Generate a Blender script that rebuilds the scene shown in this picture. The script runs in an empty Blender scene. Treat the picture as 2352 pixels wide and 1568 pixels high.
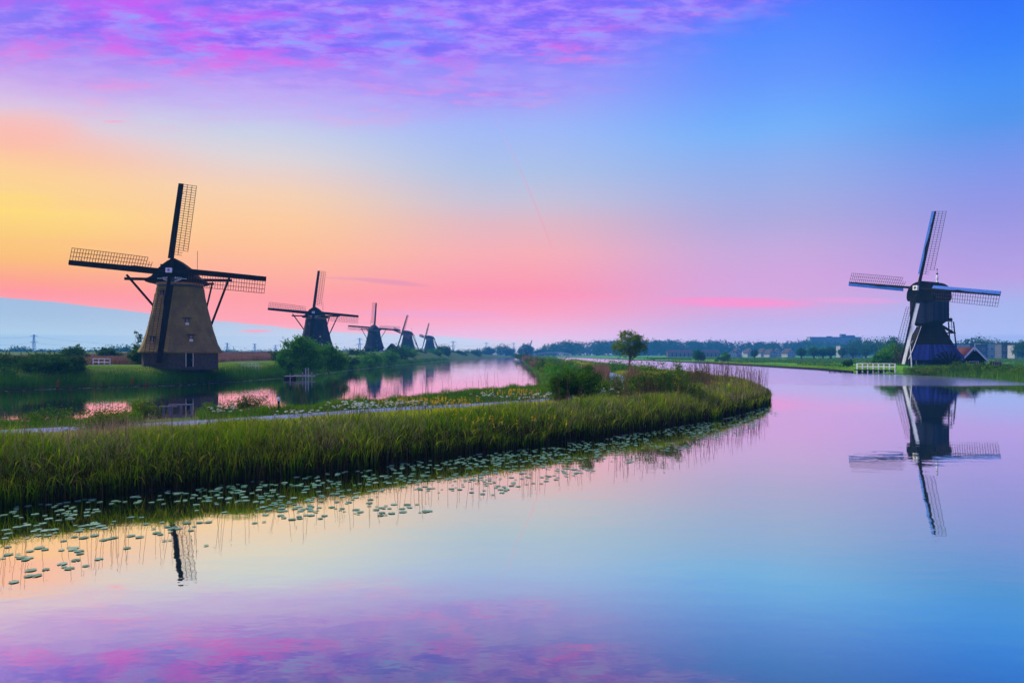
import bpy, math, random
import numpy as np
from mathutils import Vector, Matrix

SC = bpy.context.scene
COL = SC.collection
R = math.radians
rng = np.random.default_rng(7)
random.seed(7)

# ------------------------------------------------------------------ camera
F, CX, YH, CAM_H = 1568.0, 1176.0, 812.0, 4.2      # focal length and horizon of the 2352 x 1568 view
cam_d = bpy.data.cameras.new('camera')
cam = bpy.data.objects.new('camera', cam_d)
COL.objects.link(cam)
cam.location = (0, 0, CAM_H)
cam.rotation_euler = (R(90), 0, 0)
cam_d.sensor_width = 36.0
cam_d.lens = 36.0 * F / 2352.0
cam_d.shift_y = (YH - 784.0) / 2352.0
cam_d.clip_start = 0.2
cam_d.clip_end = 20000
SC.camera = cam

# ------------------------------------------------------------------ sky
AZ0 = -40.0                                        # azimuth of the glow
W = bpy.data.worlds.new('World')
SC.world = W
W.use_nodes = True
nt = W.node_tree
nt.nodes.clear()


def lin(c):
    return [((v / 255) / 12.92 if v / 255 <= 0.04045 else ((v / 255 + 0.055) / 1.055) ** 2.4) for v in c]


class NG:
    """small helper to write node graphs as expressions"""
    def __init__(s, tree):
        s.t = tree

    def new(s, kind, **kw):
        n = s.t.nodes.new(kind)
        for k, v in kw.items():
            setattr(n, k, v)
        return n

    def put(s, sock, v):
        if hasattr(v, 'is_output'):
            s.t.links.new(v, sock)
        elif v is not None:
            sock.default_value = v

    def m(s, op, a, b=None, c=None, clamp=False):
        n = s.new('ShaderNodeMath', operation=op, use_clamp=clamp)
        s.put(n.inputs[0], a)
        s.put(n.inputs[1], b)
        s.put(n.inputs[2], c)
        return n.outputs[0]

    def rng(s, v, a, b, c=0.0, d=1.0, kind='SMOOTHSTEP'):
        n = s.new('ShaderNodeMapRange', interpolation_type=kind, clamp=True)
        for i, x in enumerate((v, a, b, c, d)):
            s.put(n.inputs[i], x)
        return n.outputs[0]

    def mix(s, f, a, b):
        n = s.new('ShaderNodeMix', data_type='RGBA')
        s.put(n.inputs[0], f)
        for i, x in ((6, a), (7, b)):
            s.put(n.inputs[i], x if hasattr(x, 'is_output') else (*x[:3], 1))
        return n.outputs[2]

    def noise(s, vec, scale, detail=4, rough=0.5, dist=0.0, dim='3D'):
        n = s.new('ShaderNodeTexNoise', noise_dimensions=dim)
        s.put(n.inputs['Vector'], vec)
        n.inputs['Scale'].default_value = scale
        n.inputs['Detail'].default_value = detail
        n.inputs['Roughness'].default_value = rough
        n.inputs['Distortion'].default_value = dist
        return n.outputs['Fac']

    def ramp(s, f, stops):
        n = s.new('ShaderNodeValToRGB')
        cr = n.color_ramp
        while len(cr.elements) < len(stops):
            cr.elements.new(0.5)
        for e, (p, c) in zip(cr.elements, sorted(stops)):
            e.position = p
            e.color = (*c[:3], 1)
        s.put(n.inputs[0], f)
        return n.outputs[0]

    def xyz(s, a, b, c):
        n = s.new('ShaderNodeCombineXYZ')
        for i, x in enumerate((a, b, c)):
            s.put(n.inputs[i], x)
        return n.outputs[0]


g = NG(nt)
tc = g.new('ShaderNodeTexCoord')
nv = g.new('ShaderNodeVectorMath', operation='NORMALIZE')
nt.links.new(tc.outputs['Generated'], nv.inputs[0])
sp = g.new('ShaderNodeSeparateXYZ')
nt.links.new(nv.outputs[0], sp.inputs[0])
dx, dy, dz = sp.outputs
elev = g.m('MULTIPLY', g.m('ARCSINE', g.m('MAXIMUM', dz, 0.0)), 180 / math.pi)
az = g.m('MULTIPLY', g.m('ARCTAN2', dx, dy), 180 / math.pi)
dist = g.m('PINGPONG', g.m('SUBTRACT', az, AZ0), 180.0)
ep = g.m('DIVIDE', elev, 90.0)


def col_stops(x, rows):
    a = math.atan((x - CX) / F)
    out = []
    for y, c in rows:
        e = math.degrees(math.atan((YH - y) / F * math.cos(a)))
        out.append((max(0, e) / 90, lin(c)))
    return out


ZEN = (60.0 / 90, lin((52, 92, 235)))
MID = (40.0 / 90, lin((84, 110, 248)))
SKYCOLS = [
    (3.1, col_stops(0, [(-60, (118, 120, 248)), (60, (146, 136, 246)), (150, (196, 166, 240)), (215, (218, 198, 232)), (258, (226, 204, 220)), (292, (246, 195, 190)), (335, (253, 196, 164)),
                        (390, (254, 210, 150)), (441, (253, 213, 140)), (475, (255, 220, 124)), (536, (251, 205, 120)), (590, (251, 190, 117)), (644, (253, 161, 140)), (672, (255, 150, 160)),
                        (760, (235, 190, 205)), (812, (205, 210, 230))])),
    (19.4, col_stops(588, [(-60, (124, 112, 250)), (80, (158, 138, 250)), (180, (190, 172, 248)), (245, (197, 190, 245)), (305, (203, 210, 232)), (360, (222, 214, 218)), (400, (236, 210, 200)),
                           (440, (247, 210, 178)), (500, (254, 205, 158)), (560, (255, 195, 150)), (610, (255, 182, 154)), (680, (255, 160, 162)), (740, (255, 165, 178)), (812, (222, 212, 232))])),
    (40.0, col_stops(1176, [(-60, (100, 104, 252)), (100, (136, 144, 254)), (200, (164, 160, 250)), (300, (162, 186, 248)), (395, (176, 195, 231)), (465, (201, 195, 216)),
                            (514, (226, 185, 196)), (584, (249, 175, 181)), (674, (255, 150, 176)), (723, (252, 165, 195)), (765, (238, 188, 220)), (790, (222, 200, 228)), (812, (205, 205, 230))])),
    (60.6, col_stops(1764, [(-60, (66, 112, 254)), (87, (86, 142, 255)), (174, (102, 152, 255)), (262, (112, 171, 252)), (300, (120, 178, 250)), (366, (142, 176, 240)), (436, (159, 175, 230)),
                            (506, (176, 171, 222)), (575, (199, 170, 221)), (636, (211, 166, 221)), (700, (214, 168, 220)), (741, (193, 180, 230)), (812, (202, 192, 235))])),
    (76.9, col_stops(2352, [(-60, (48, 112, 252)), (87, (58, 131, 252)), (174, (72, 145, 247)), (262, (84, 150, 238)), (331, (112, 151, 236)), (392, (131, 151, 233)), (480, (151, 151, 227)),
                            (567, (171, 156, 226)), (636, (185, 161, 226)), (697, (167, 180, 234)), (812, (172, 190, 235))])),
]
base = None
for i, (d, st) in enumerate(SKYCOLS):
    c = g.ramp(ep, st + [MID, ZEN])
    base = c if base is None else g.mix(g.rng(dist, SKYCOLS[i - 1][0], d), base, c)

# high broken cloud sheet, lit pink from below; noise laid on a flat layer so it foreshortens
zz = g.m('ADD', g.m('MAXIMUM', dz, 0.0), 0.06)
cx_, cy_ = g.m('DIVIDE', dx, zz), g.m('DIVIDE', dy, zz)
cv = g.xyz(g.m('MULTIPLY', cx_, 0.5), cy_, 0.0)
n_big = g.noise(cv, 1.1, 4, 0.6, 0.5)
n_cell = g.noise(cv, 15.0, 7, 0.62, 0.1)
n_pink = g.noise(g.xyz(g.m('MULTIPLY', g.m('ADD', cx_, 7.3), 0.5), cy_, 1.0), 7.5, 7, 0.64, 0.1)
n_gap = g.noise(g.xyz(g.m('MULTIPLY', g.m('ADD', cx_, -4.0), 0.55), cy_, 3.0), 9.5, 7, 0.62, 0.1)
low = g.ramp(g.m('DIVIDE', dist, 180.0), [(0.0, (15.6 / 60,) * 3), (0.11, (17.2 / 60,) * 3), (0.22, (18.6 / 60,) * 3), (0.29, (21.6 / 60,) * 3), (0.345, (24.2 / 60,) * 3), (0.45, (32.0 / 60,) * 3), (0.6, (40.0 / 60,) * 3)])
low = g.m('MULTIPLY', low, 60.0)
eh = g.m('ADD', g.m('SUBTRACT', elev, low), g.m('MULTIPLY', g.m('SUBTRACT', n_pink, 0.5), 5.0))
mask = g.rng(eh, -0.6, 5.0)
cloud = g.ramp(n_cell, [(0.34, lin((112, 92, 248))), (0.46, lin((146, 108, 252))), (0.56, lin((178, 134, 252))), (0.66, lin((150, 160, 255)))])
sunward = g.rng(dist, 2.0, 70.0, 1.0, 0.0)
pinkc = g.mix(g.rng(eh, 0.0, 8.0), lin((255, 132, 196)), lin((206, 86, 246)))
cloud = g.mix(g.m('MULTIPLY', g.rng(g.m('ADD', n_pink, g.m('MULTIPLY', sunward, 0.05)), 0.52, 0.70), 0.9), cloud, pinkc)
cloud = g.mix(g.m('MULTIPLY', g.rng(g.m('ADD', g.m('MULTIPLY', n_gap, 0.5), g.m('MULTIPLY', n_big, 0.5)), 0.50, 0.66), 0.6), cloud, lin((116, 150, 255)))
cloud = g.mix(g.m('MULTIPLY', sunward, g.rng(eh, 6.0, 0.5, 0.0, 0.5)), cloud, lin((236, 176, 226)))
n_mid = g.noise(g.xyz(g.m('MULTIPLY', cx_, 0.35), cy_, 6.0), 4.5, 5, 0.6, 0.3)
cov = g.m('ADD', g.m('ADD', g.m('MULTIPLY', n_big, 0.45), g.m('MULTIPLY', n_mid, 0.30)), g.m('MULTIPLY', n_cell, 0.25))
cov = g.m('MULTIPLY', mask, g.rng(cov, 0.36, 0.58, 0.22, 0.97))
sky = g.mix(cov, base, cloud)

# low blue cloud bank with a sharp upper edge, towards the glow side
wob = g.noise(g.xyz(g.m('MULTIPLY', az, 0.10), g.m('MULTIPLY', elev, 0.3), 0.0), 1.6, 4, 0.55)
edge = g.rng(az, -37.0, -16.9, 3.85, 1.95, kind='LINEAR')
edge = g.m('ADD', edge, g.rng(az, -16.9, 3.0, 0.0, -1.0, kind='LINEAR'))
edge = g.m('ADD', edge, g.m('MULTIPLY', g.m('SUBTRACT', wob, 0.5), 0.55))
bank = g.rng(g.m('SUBTRACT', edge, elev), -0.05, 0.10)
bank = g.m('MULTIPLY', bank, g.rng(az, -6.0, 6.0, 1.0, 0.0))
bank = g.m('MULTIPLY', bank, g.rng(dist, 75.0, 110.0, 1.0, 0.0))
bankc = g.mix(g.rng(elev, 0.0, 3.4), lin((176, 212, 228)), lin((150, 190, 222)))
bankc = g.mix(g.rng(az, -37.0, -8.0), bankc, lin((196, 210, 231)))
sky = g.mix(g.m('MULTIPLY', bank, 0.94), sky, bankc)

# thin streaks near the horizon and a thin vapour trail
front = g.m('GREATER_THAN', dy, 0.05)
sy = g.m('MAXIMUM', dy, 0.05)
u, v = g.m('DIVIDE', dx, sy), g.m('DIVIDE', dz, sy)


def streak(sky, px, py, hw, hh, colr, amt, slope=0.0):
    uu = g.m('SUBTRACT', u, (px - CX) / F)
    vv = g.m('SUBTRACT', g.m('SUBTRACT', v, (YH - py) / F), g.m('MULTIPLY', uu, -slope))
    q = g.m('ADD', g.m('POWER', g.m('DIVIDE', uu, hw / F), 2.0), g.m('POWER', g.m('DIVIDE', vv, hh / F), 2.0))
    q = g.m('ADD', q, g.m('MULTIPLY', g.m('SUBTRACT', wob, 0.5), 0.8))
    f = g.m('MULTIPLY', g.m('MULTIPLY', g.rng(q, 0.0, 1.4, 1.0, 0.0), amt), front)
    return g.mix(f, sky, lin(colr))


sky = streak(sky, 1690, 694, 190, 13, (255, 146, 206), 0.75, 0.02)
sky = streak(sky, 1960, 690, 120, 8, (246, 160, 220), 0.4, 0.02)
sky = streak(sky, 1240, 678, 240, 9, (255, 150, 190), 0.4, 0.03)
sky = streak(sky, 900, 648, 90, 7, (214, 140, 190), 0.45, 0.10)
sky = streak(sky, 800, 640, 60, 4, (225, 150, 180), 0.4, 0.05)
sky = streak(sky, 588, 760, 42, 4, (255, 160, 185), 0.8)
sky = streak(sky, 1000, 722, 200, 10, (236, 168, 214), 0.5, 0.02)
sky = streak(sky, 262, 279, 30, 3, (250, 170, 200), 0.7)
sky = streak(sky, 40, 300, 160, 50, (255, 186, 172), 0.5)
sky = streak(sky, 30, 465, 110, 26, (255, 222, 108), 0.4)
sky = streak(sky, 120, 470, 220, 14, (255, 206, 140), 0.35, 0.02)
sky = streak(sky, 240, 560, 260, 12, (255, 190, 130), 0.35, 0.03)
ut = g.m('ADD', g.m('ADD', g.m('MULTIPLY', v, -0.28), g.m('MULTIPLY', g.m('MULTIPLY', v, v), -0.31)), 0.1095)
tr = g.rng(g.m('ABSOLUTE', g.m('SUBTRACT', u, ut)), 0.0002, 0.0012, 1.0, 0.0)
tr = g.m('MULTIPLY', tr, g.m('MULTIPLY', g.rng(v, 0.145, 0.16), g.rng(v, 0.22, 0.38, 0.45, 0.05)))
sky = g.mix(g.m('MULTIPLY', tr, front), sky, lin((252, 140, 180)))

# the haze box (below) veils the low sky; allow for that so that the horizon seen through it keeps its colours
HAZE_D, HAZE_C = 0.00042, (0.08, 0.48, 1.0)
hl = g.m('MINIMUM', g.m('DIVIDE', 57.0, g.m('MAXIMUM', dz, 0.002)), 2320.0)
hT = g.m('EXPONENT', g.m('MULTIPLY', hl, -HAZE_D))
hS = g.new('ShaderNodeMix', data_type='RGBA', blend_type='MULTIPLY')
hS.inputs[0].default_value = 1.0
hS.inputs[6].default_value = (HAZE_C[0] * 0.52, HAZE_C[1] * 0.44, HAZE_C[2] * 0.54, 1)
nt.links.new(g.m('SUBTRACT', 1.0, hT), hS.inputs[7])
va = g.new('ShaderNodeVectorMath', operation='SUBTRACT')
nt.links.new(sky, va.inputs[0])
nt.links.new(hS.outputs[2], va.inputs[1])
vb = g.new('ShaderNodeVectorMath', operation='SCALE')
nt.links.new(va.outputs[0], vb.inputs[0])
nt.links.new(g.m('DIVIDE', 1.0, hT), vb.inputs['Scale'])
sky = vb.outputs[0]
bg1 = g.new('ShaderNodeBackground')
nt.links.new(sky, bg1.inputs['Color'])
bg1.inputs['Strength'].default_value = 0.98
nish = g.new('ShaderNodeTexSky', sky_type='NISHITA', sun_disc=False)
nish.sun_elevation = R(2.0)
nish.sun_rotation = R(AZ0)
bg2 = g.new('ShaderNodeBackground')
nt.links.new(nish.outputs[0], bg2.inputs['Color'])
bg2.inputs['Strength'].default_value = 0.0015
ads = g.new('ShaderNodeAddShader')
wo = g.new('ShaderNodeOutputWorld')
nt.links.new(bg1.outputs[0], ads.inputs[0])
nt.links.new(bg2.outputs[0], ads.inputs[1])
nt.links.new(ads.outputs[0], wo.inputs['Surface'])

# ------------------------------------------------------------------ sun (low, soft, on the glow side)
sd_ = bpy.data.lights.new('sun', 'SUN')
sun = bpy.data.objects.new('sun', sd_)
COL.objects.link(sun)
sd_.energy = 5.0
sd_.angle = R(40)
sd_.color = (1.0, 0.93, 0.62)
SUN_AZ, SUN_EL = R(-62), R(42)
sv = Vector((math.sin(SUN_AZ) * math.cos(SUN_EL), math.cos(SUN_AZ) * math.cos(SUN_EL), math.sin(SUN_EL)))
sun.rotation_euler = sv.to_track_quat('Z', 'Y').to_euler()

SC.view_settings.view_transform = 'Standard'
SC.view_settings.look = 'None'
SC.view_settings.exposure = 0.0
SC.view_settings.gamma = 1.0
SC.view_settings.use_curve_mapping = False
SC.render.engine = 'CYCLES'
SC.cycles.max_bounces = 6
SC.cycles.diffuse_bounces = 3
SC.cycles.glossy_bounces = 3
SC.cycles.transmission_bounces = 3
SC.cycles.transparent_max_bounces = 6
SC.cycles.volume_bounces = 0
SC.cycles.use_denoising = True

# ------------------------------------------------------------------ helpers: materials


def new_mat(name):
    m = bpy.data.materials.new(name)
    m.use_nodes = True
    m.node_tree.nodes.clear()
    g = NG(m.node_tree)
    out = g.new('ShaderNodeOutputMaterial')
    return m, g, out


def plain(name, c1, c2=None, scale=3.0, rough=0.7, bump=0.0, bscale=20.0, metallic=0.0, spec=0.3, stretch=(1, 1, 1)):
    """two-tone noise surface with fine relief"""
    m, g, out = new_mat(name)
    t = g.new('ShaderNodeTexCoord')
    mp = g.new('ShaderNodeMapping')
    mp.inputs['Scale'].default_value = stretch
    g.t.links.new(t.outputs['Object'], mp.inputs['Vector'])
    p = g.new('ShaderNodeBsdfPrincipled')
    n = g.noise(mp.outputs[0], scale, 5, 0.6)
    c2 = c2 or [x * 0.7 for x in c1]
    g.put(p.inputs['Base Color'], g.mix(g.rng(n, 0.35, 0.65), c1, c2))
    p.inputs['Roughness'].default_value = rough
    p.inputs['Metallic'].default_value = metallic
    p.inputs['Specular IOR Level'].default_value = spec
    if bump:
        b = g.new('ShaderNodeBump')
        b.inputs['Strength'].default_value = bump
        b.inputs['Distance'].default_value = 0.05
        g.put(b.inputs['Height'], g.noise(mp.outputs[0], bscale, 4, 0.6))
        g.t.links.new(b.outputs[0], p.inputs['Normal'])
    g.t.links.new(p.outputs[0], out.inputs['Surface'])
    return m


def leafy(name, stops, transl=0.35, rough=0.6, spec=0.03):
    """foliage: colour picked by the leaf's own 'tint' value, partly translucent"""
    m, g, out = new_mat(name)
    a = g.new('ShaderNodeAttribute', attribute_name='tint')
    c = g.ramp(a.outputs['Fac'], [(p, col) for p, col in stops])
    d = g.new('ShaderNodeBsdfPrincipled')
    g.put(d.inputs['Base Color'], c)
    d.inputs['Roughness'].default_value = rough
    d.inputs['Specular IOR Level'].default_value = spec
    tr = g.new('ShaderNodeBsdfTranslucent')
    g.put(tr.inputs['Color'], c)
    mx = g.new('ShaderNodeMixShader')
    mx.inputs[0].default_value = transl
    g.t.links.new(d.outputs[0], mx.inputs[1])
    g.t.links.new(tr.outputs[0], mx.inputs[2])
    g.t.links.new(mx.outputs[0], out.inputs['Surface'])
    return m


MAT = {}
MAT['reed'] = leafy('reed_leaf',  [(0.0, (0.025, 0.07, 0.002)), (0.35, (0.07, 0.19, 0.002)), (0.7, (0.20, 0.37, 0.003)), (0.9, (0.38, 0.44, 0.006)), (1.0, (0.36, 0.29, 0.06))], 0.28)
MAT['grass'] = leafy('meadow_grass', [(0.0, (0.07, 0.22, 0.002)), (0.5, (0.21, 0.40, 0.002)), (0.85, (0.46, 0.51, 0.004)), (1.0, (0.56, 0.48, 0.02))], 0.45)
MAT['dry'] = leafy('dry_reed', [(0.0, (0.17, 0.11, 0.05)), (0.5, (0.32, 0.23, 0.12)), (1.0, (0.46, 0.37, 0.23))], 0.25)
MAT['plume'] = leafy('reed_plume', [(0.0, (0.10, 0.045, 0.03)), (1.0, (0.22, 0.11, 0.06))], 0.3)
MAT['brownreed'] = leafy('brown_reed', [(0.0, (0.12, 0.07, 0.035)), (0.5, (0.24, 0.13, 0.08)), (1.0, (0.33, 0.19, 0.12))], 0.3)
MAT['bankreed'] = leafy('bank_reed', [(0.0, (0.020, 0.10, 0.004)), (0.6, (0.050, 0.18, 0.006)), (1.0, (0.16, 0.26, 0.02))], 0.35)
MAT['verge'] = leafy('verge_grass', [(0.0, (0.035, 0.12, 0.003)), (0.6, (0.10, 0.25, 0.004)), (1.0, (0.32, 0.38, 0.015))], 0.4)
MAT['oldstem'] = leafy('old_reed_stem', [(0.0, (0.012, 0.010, 0.003)), (0.6, (0.032, 0.027, 0.007)), (1.0, (0.10, 0.080, 0.02))], 0.05)
MAT['bush'] = leafy('bush_leaf', [(0.0, (0.018, 0.065, 0.003)), (0.5, (0.045, 0.14, 0.004)), (1.0, (0.16, 0.28, 0.006))], 0.35)
MAT['willow'] = leafy('willow_leaf', [(0.0, (0.025, 0.13, 0.005)), (0.5, (0.05, 0.22, 0.006)), (1.0, (0.13, 0.35, 0.01))], 0.4)
MAT['dark_leaf'] = leafy('dark_leaf', [(0.0, (0.010, 0.055, 0.008)), (0.5, (0.022, 0.10, 0.010)), (1.0, (0.055, 0.16, 0.012))], 0.3)
MAT['olive_leaf'] = leafy('olive_leaf', [(0.0, (0.045, 0.11, 0.004)), (0.5, (0.085, 0.18, 0.005)), (1.0, (0.20, 0.29, 0.01))], 0.4)
MAT['yellow'] = leafy('yellow_petal', [(0.0, (0.75, 0.45, 0.01)), (1.0, (0.90, 0.62, 0.02))], 0.3)
MAT['white_petal'] = leafy('white_petal', [(0.0, (0.55, 0.68, 0.55)), (1.0, (0.80, 0.85, 0.75))], 0.3)
MAT['pad'] = leafy('lily_leaf', [(0.0, (0.035, 0.13, 0.05)), (0.5, (0.08, 0.24, 0.13)), (1.0, (0.19, 0.37, 0.22))], 0.0, 0.4, 0.15)
MAT['bark'] = plain('bark', (0.07, 0.05, 0.035), (0.13, 0.10, 0.07), 6, 0.9, 0.6, 25, stretch=(1, 1, 0.3))
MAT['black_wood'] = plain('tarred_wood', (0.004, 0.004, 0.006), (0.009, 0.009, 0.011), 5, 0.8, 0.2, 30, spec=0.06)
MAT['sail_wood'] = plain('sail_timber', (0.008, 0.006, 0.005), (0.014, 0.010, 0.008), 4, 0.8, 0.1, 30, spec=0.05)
MAT['lattice'] = plain('lattice_timber', (0.060, 0.018, 0.012), (0.085, 0.028, 0.02), 4, 0.8, spec=0.15)
MAT['lattice_dark'] = plain('dark_lattice_timber', (0.030, 0.012, 0.025), (0.05, 0.02, 0.03), 4, 0.8, spec=0.15)
MAT['blue_board'] = plain('sky_blue_board', (0.025, 0.13, 0.52), (0.018, 0.10, 0.42), 2, 0.5, spec=0.15)  # blue of the sky mirrored in the boards, put into their colour
MAT['white'] = plain('white_paint', (0.78, 0.79, 0.78), (0.66, 0.68, 0.67), 3, 0.5)
MAT['cream'] = plain('cream_paint', (0.66, 0.55, 0.36), (0.55, 0.46, 0.30), 4, 0.6)
MAT['grey_wood'] = plain('weathered_wood', (0.23, 0.23, 0.24), (0.15, 0.15, 0.17), 6, 0.8, 0.3, 30, stretch=(1, 1, 0.3))
MAT['dark_green'] = plain('dark_green_paint', (0.015, 0.045, 0.040), (0.02, 0.055, 0.05), 4, 0.5)
MAT['red'] = plain('red_paint', (0.35, 0.02, 0.02), (0.28, 0.02, 0.02), 4, 0.5)
MAT['orange_ring'] = plain('warm_lit_timber', (0.42, 0.20, 0.07), (0.32, 0.14, 0.05), 3, 0.6)  # brown timber with warm side light put into its colour
MAT['navy'] = plain('tarred_blue_boards', (0.006, 0.009, 0.030), (0.009, 0.013, 0.040), 2, 0.7, 0.15, 20, spec=0.08)
MAT['skirt'] = plain('blue_grey_boards', (0.018, 0.030, 0.17), (0.010, 0.018, 0.10), 2.5, 0.6, 0.3, 18, spec=0.1, stretch=(3, 3, 0.4))  # blue of shade and mirrored sky put into the board colour
MAT['tile'] = plain('red_roof_tiles', (0.16, 0.035, 0.03), (0.11, 0.025, 0.025), 3, 0.7, 0.4, 12)
MAT['glass'] = plain('window_glass', (0.02, 0.03, 0.05), (0.03, 0.04, 0.07), 2, 0.12, spec=0.6)
MAT['asphalt'] = plain('pale_asphalt', (0.15, 0.21, 0.31), (0.11, 0.16, 0.25), 1.2, 0.9, 0.3, 60, spec=0.1)
MAT['steel'] = plain('galvanised_steel', (0.30, 0.32, 0.35), (0.24, 0.26, 0.29), 3, 0.5, metallic=0.3)
MAT['wallw'] = plain('white_render', (0.36, 0.37, 0.40), (0.27, 0.28, 0.31), 0.5, 0.8)
MAT['wallb'] = plain('dark_brick', (0.10, 0.065, 0.06), (0.07, 0.05, 0.05), 1.0, 0.85)
MAT['wallg'] = plain('grey_brick', (0.10, 0.11, 0.15), (0.07, 0.08, 0.11), 0.6, 0.85)
MAT['roofd'] = plain('dark_roof_tiles', (0.055, 0.045, 0.05), (0.035, 0.03, 0.035), 1.0, 0.8)
MAT['orange_wood'] = plain('orange_wood', (0.45, 0.20, 0.09), (0.36, 0.15, 0.07), 4, 0.6)


def vary_boards(m, lo, hi):
    g = NG(m.node_tree)
    p = next(n for n in m.node_tree.nodes if n.type == 'BSDF_PRINCIPLED')
    old = p.inputs['Base Color'].links[0].from_socket
    oi = g.new('ShaderNodeObjectInfo')
    mu = g.new('ShaderNodeVectorMath', operation='SCALE')
    m.node_tree.links.new(old, mu.inputs[0])
    m.node_tree.links.new(g.rng(oi.outputs['Random'], 0.0, 1.0, lo, hi, 'LINEAR'), mu.inputs['Scale'])
    m.node_tree.links.new(mu.outputs[0], p.inputs['Base Color'])


vary_boards(MAT['skirt'], 0.45, 1.5)
vary_boards(MAT['navy'], 0.5, 1.7)


def thatch(name, c1, c2):
    m, g, out = new_mat(name)
    t = g.new('ShaderNodeTexCoord')
    sp = g.new('ShaderNodeSeparateXYZ')
    g.t.links.new(t.outputs['Object'], sp.inputs[0])
    ang = g.m('ARCTAN2', sp.outputs[0], sp.outputs[1])
    fine = g.noise(g.xyz(g.m('MULTIPLY', ang, 26.0), g.m('MULTIPLY', sp.outputs[2], 1.1), 0.0), 3.0, 6, 0.7)
    blot = g.noise(t.outputs['Object'], 0.55, 5, 0.6)
    wz = g.m('ADD', sp.outputs[2], g.m('MULTIPLY', g.m('SUBTRACT', blot, 0.5), 0.4))
    course = g.m('PINGPONG', wz, 0.31)
    course = g.rng(course, 0.0, 0.05, 1.0, 0.0)
    c = g.mix(g.rng(blot, 0.35, 0.66), c1, c2)
    moss = g.noise(g.xyz(g.m('MULTIPLY', ang, 5.0), g.m('MULTIPLY', sp.outputs[2], 0.5), 4.0), 1.6, 5, 0.65)
    c = g.mix(g.rng(moss, 0.54, 0.72, 0.0, 0.55), c, (c1[0] * 0.45, c1[1] * 0.62, c1[2] * 0.5))
    c = g.mix(g.rng(moss, 0.46, 0.30, 0.0, 0.40), c, [min(1, x * 1.5) for x in c1])
    c = g.mix(g.rng(fine, 0.3, 0.75, 0.0, 0.55), c, [x * 0.45 for x in c1])
    c = g.mix(g.m('MULTIPLY', course, 0.30), c, [x * 0.5 for x in c1])
    p = g.new('ShaderNodeBsdfPrincipled')
    g.put(p.inputs['Base Color'], c)
    p.inputs['Roughness'].default_value = 0.95
    p.inputs['Specular IOR Level'].default_value = 0.1
    b = g.new('ShaderNodeBump')
    b.inputs['Strength'].default_value = 0.7
    b.inputs['Distance'].default_value = 0.06
    g.put(b.inputs['Height'], g.m('SUBTRACT', fine, g.m('MULTIPLY', course, 0.5)))
    g.t.links.new(b.outputs[0], p.inputs['Normal'])
    g.t.links.new(p.outputs[0], out.inputs['Surface'])
    return m


MAT['thatch'] = thatch('brown_thatch', (0.25, 0.185, 0.055), (0.165, 0.125, 0.040))
MAT['thatch_dim'] = thatch('dim_thatch', (0.035, 0.034, 0.042), (0.022, 0.023, 0.030))  # darker, bluer thatch: haze and dim light on the far mills put into the colour
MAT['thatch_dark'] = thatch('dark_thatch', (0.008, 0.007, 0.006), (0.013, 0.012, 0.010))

# ------------------------------------------------------------------ helpers: meshes


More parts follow.
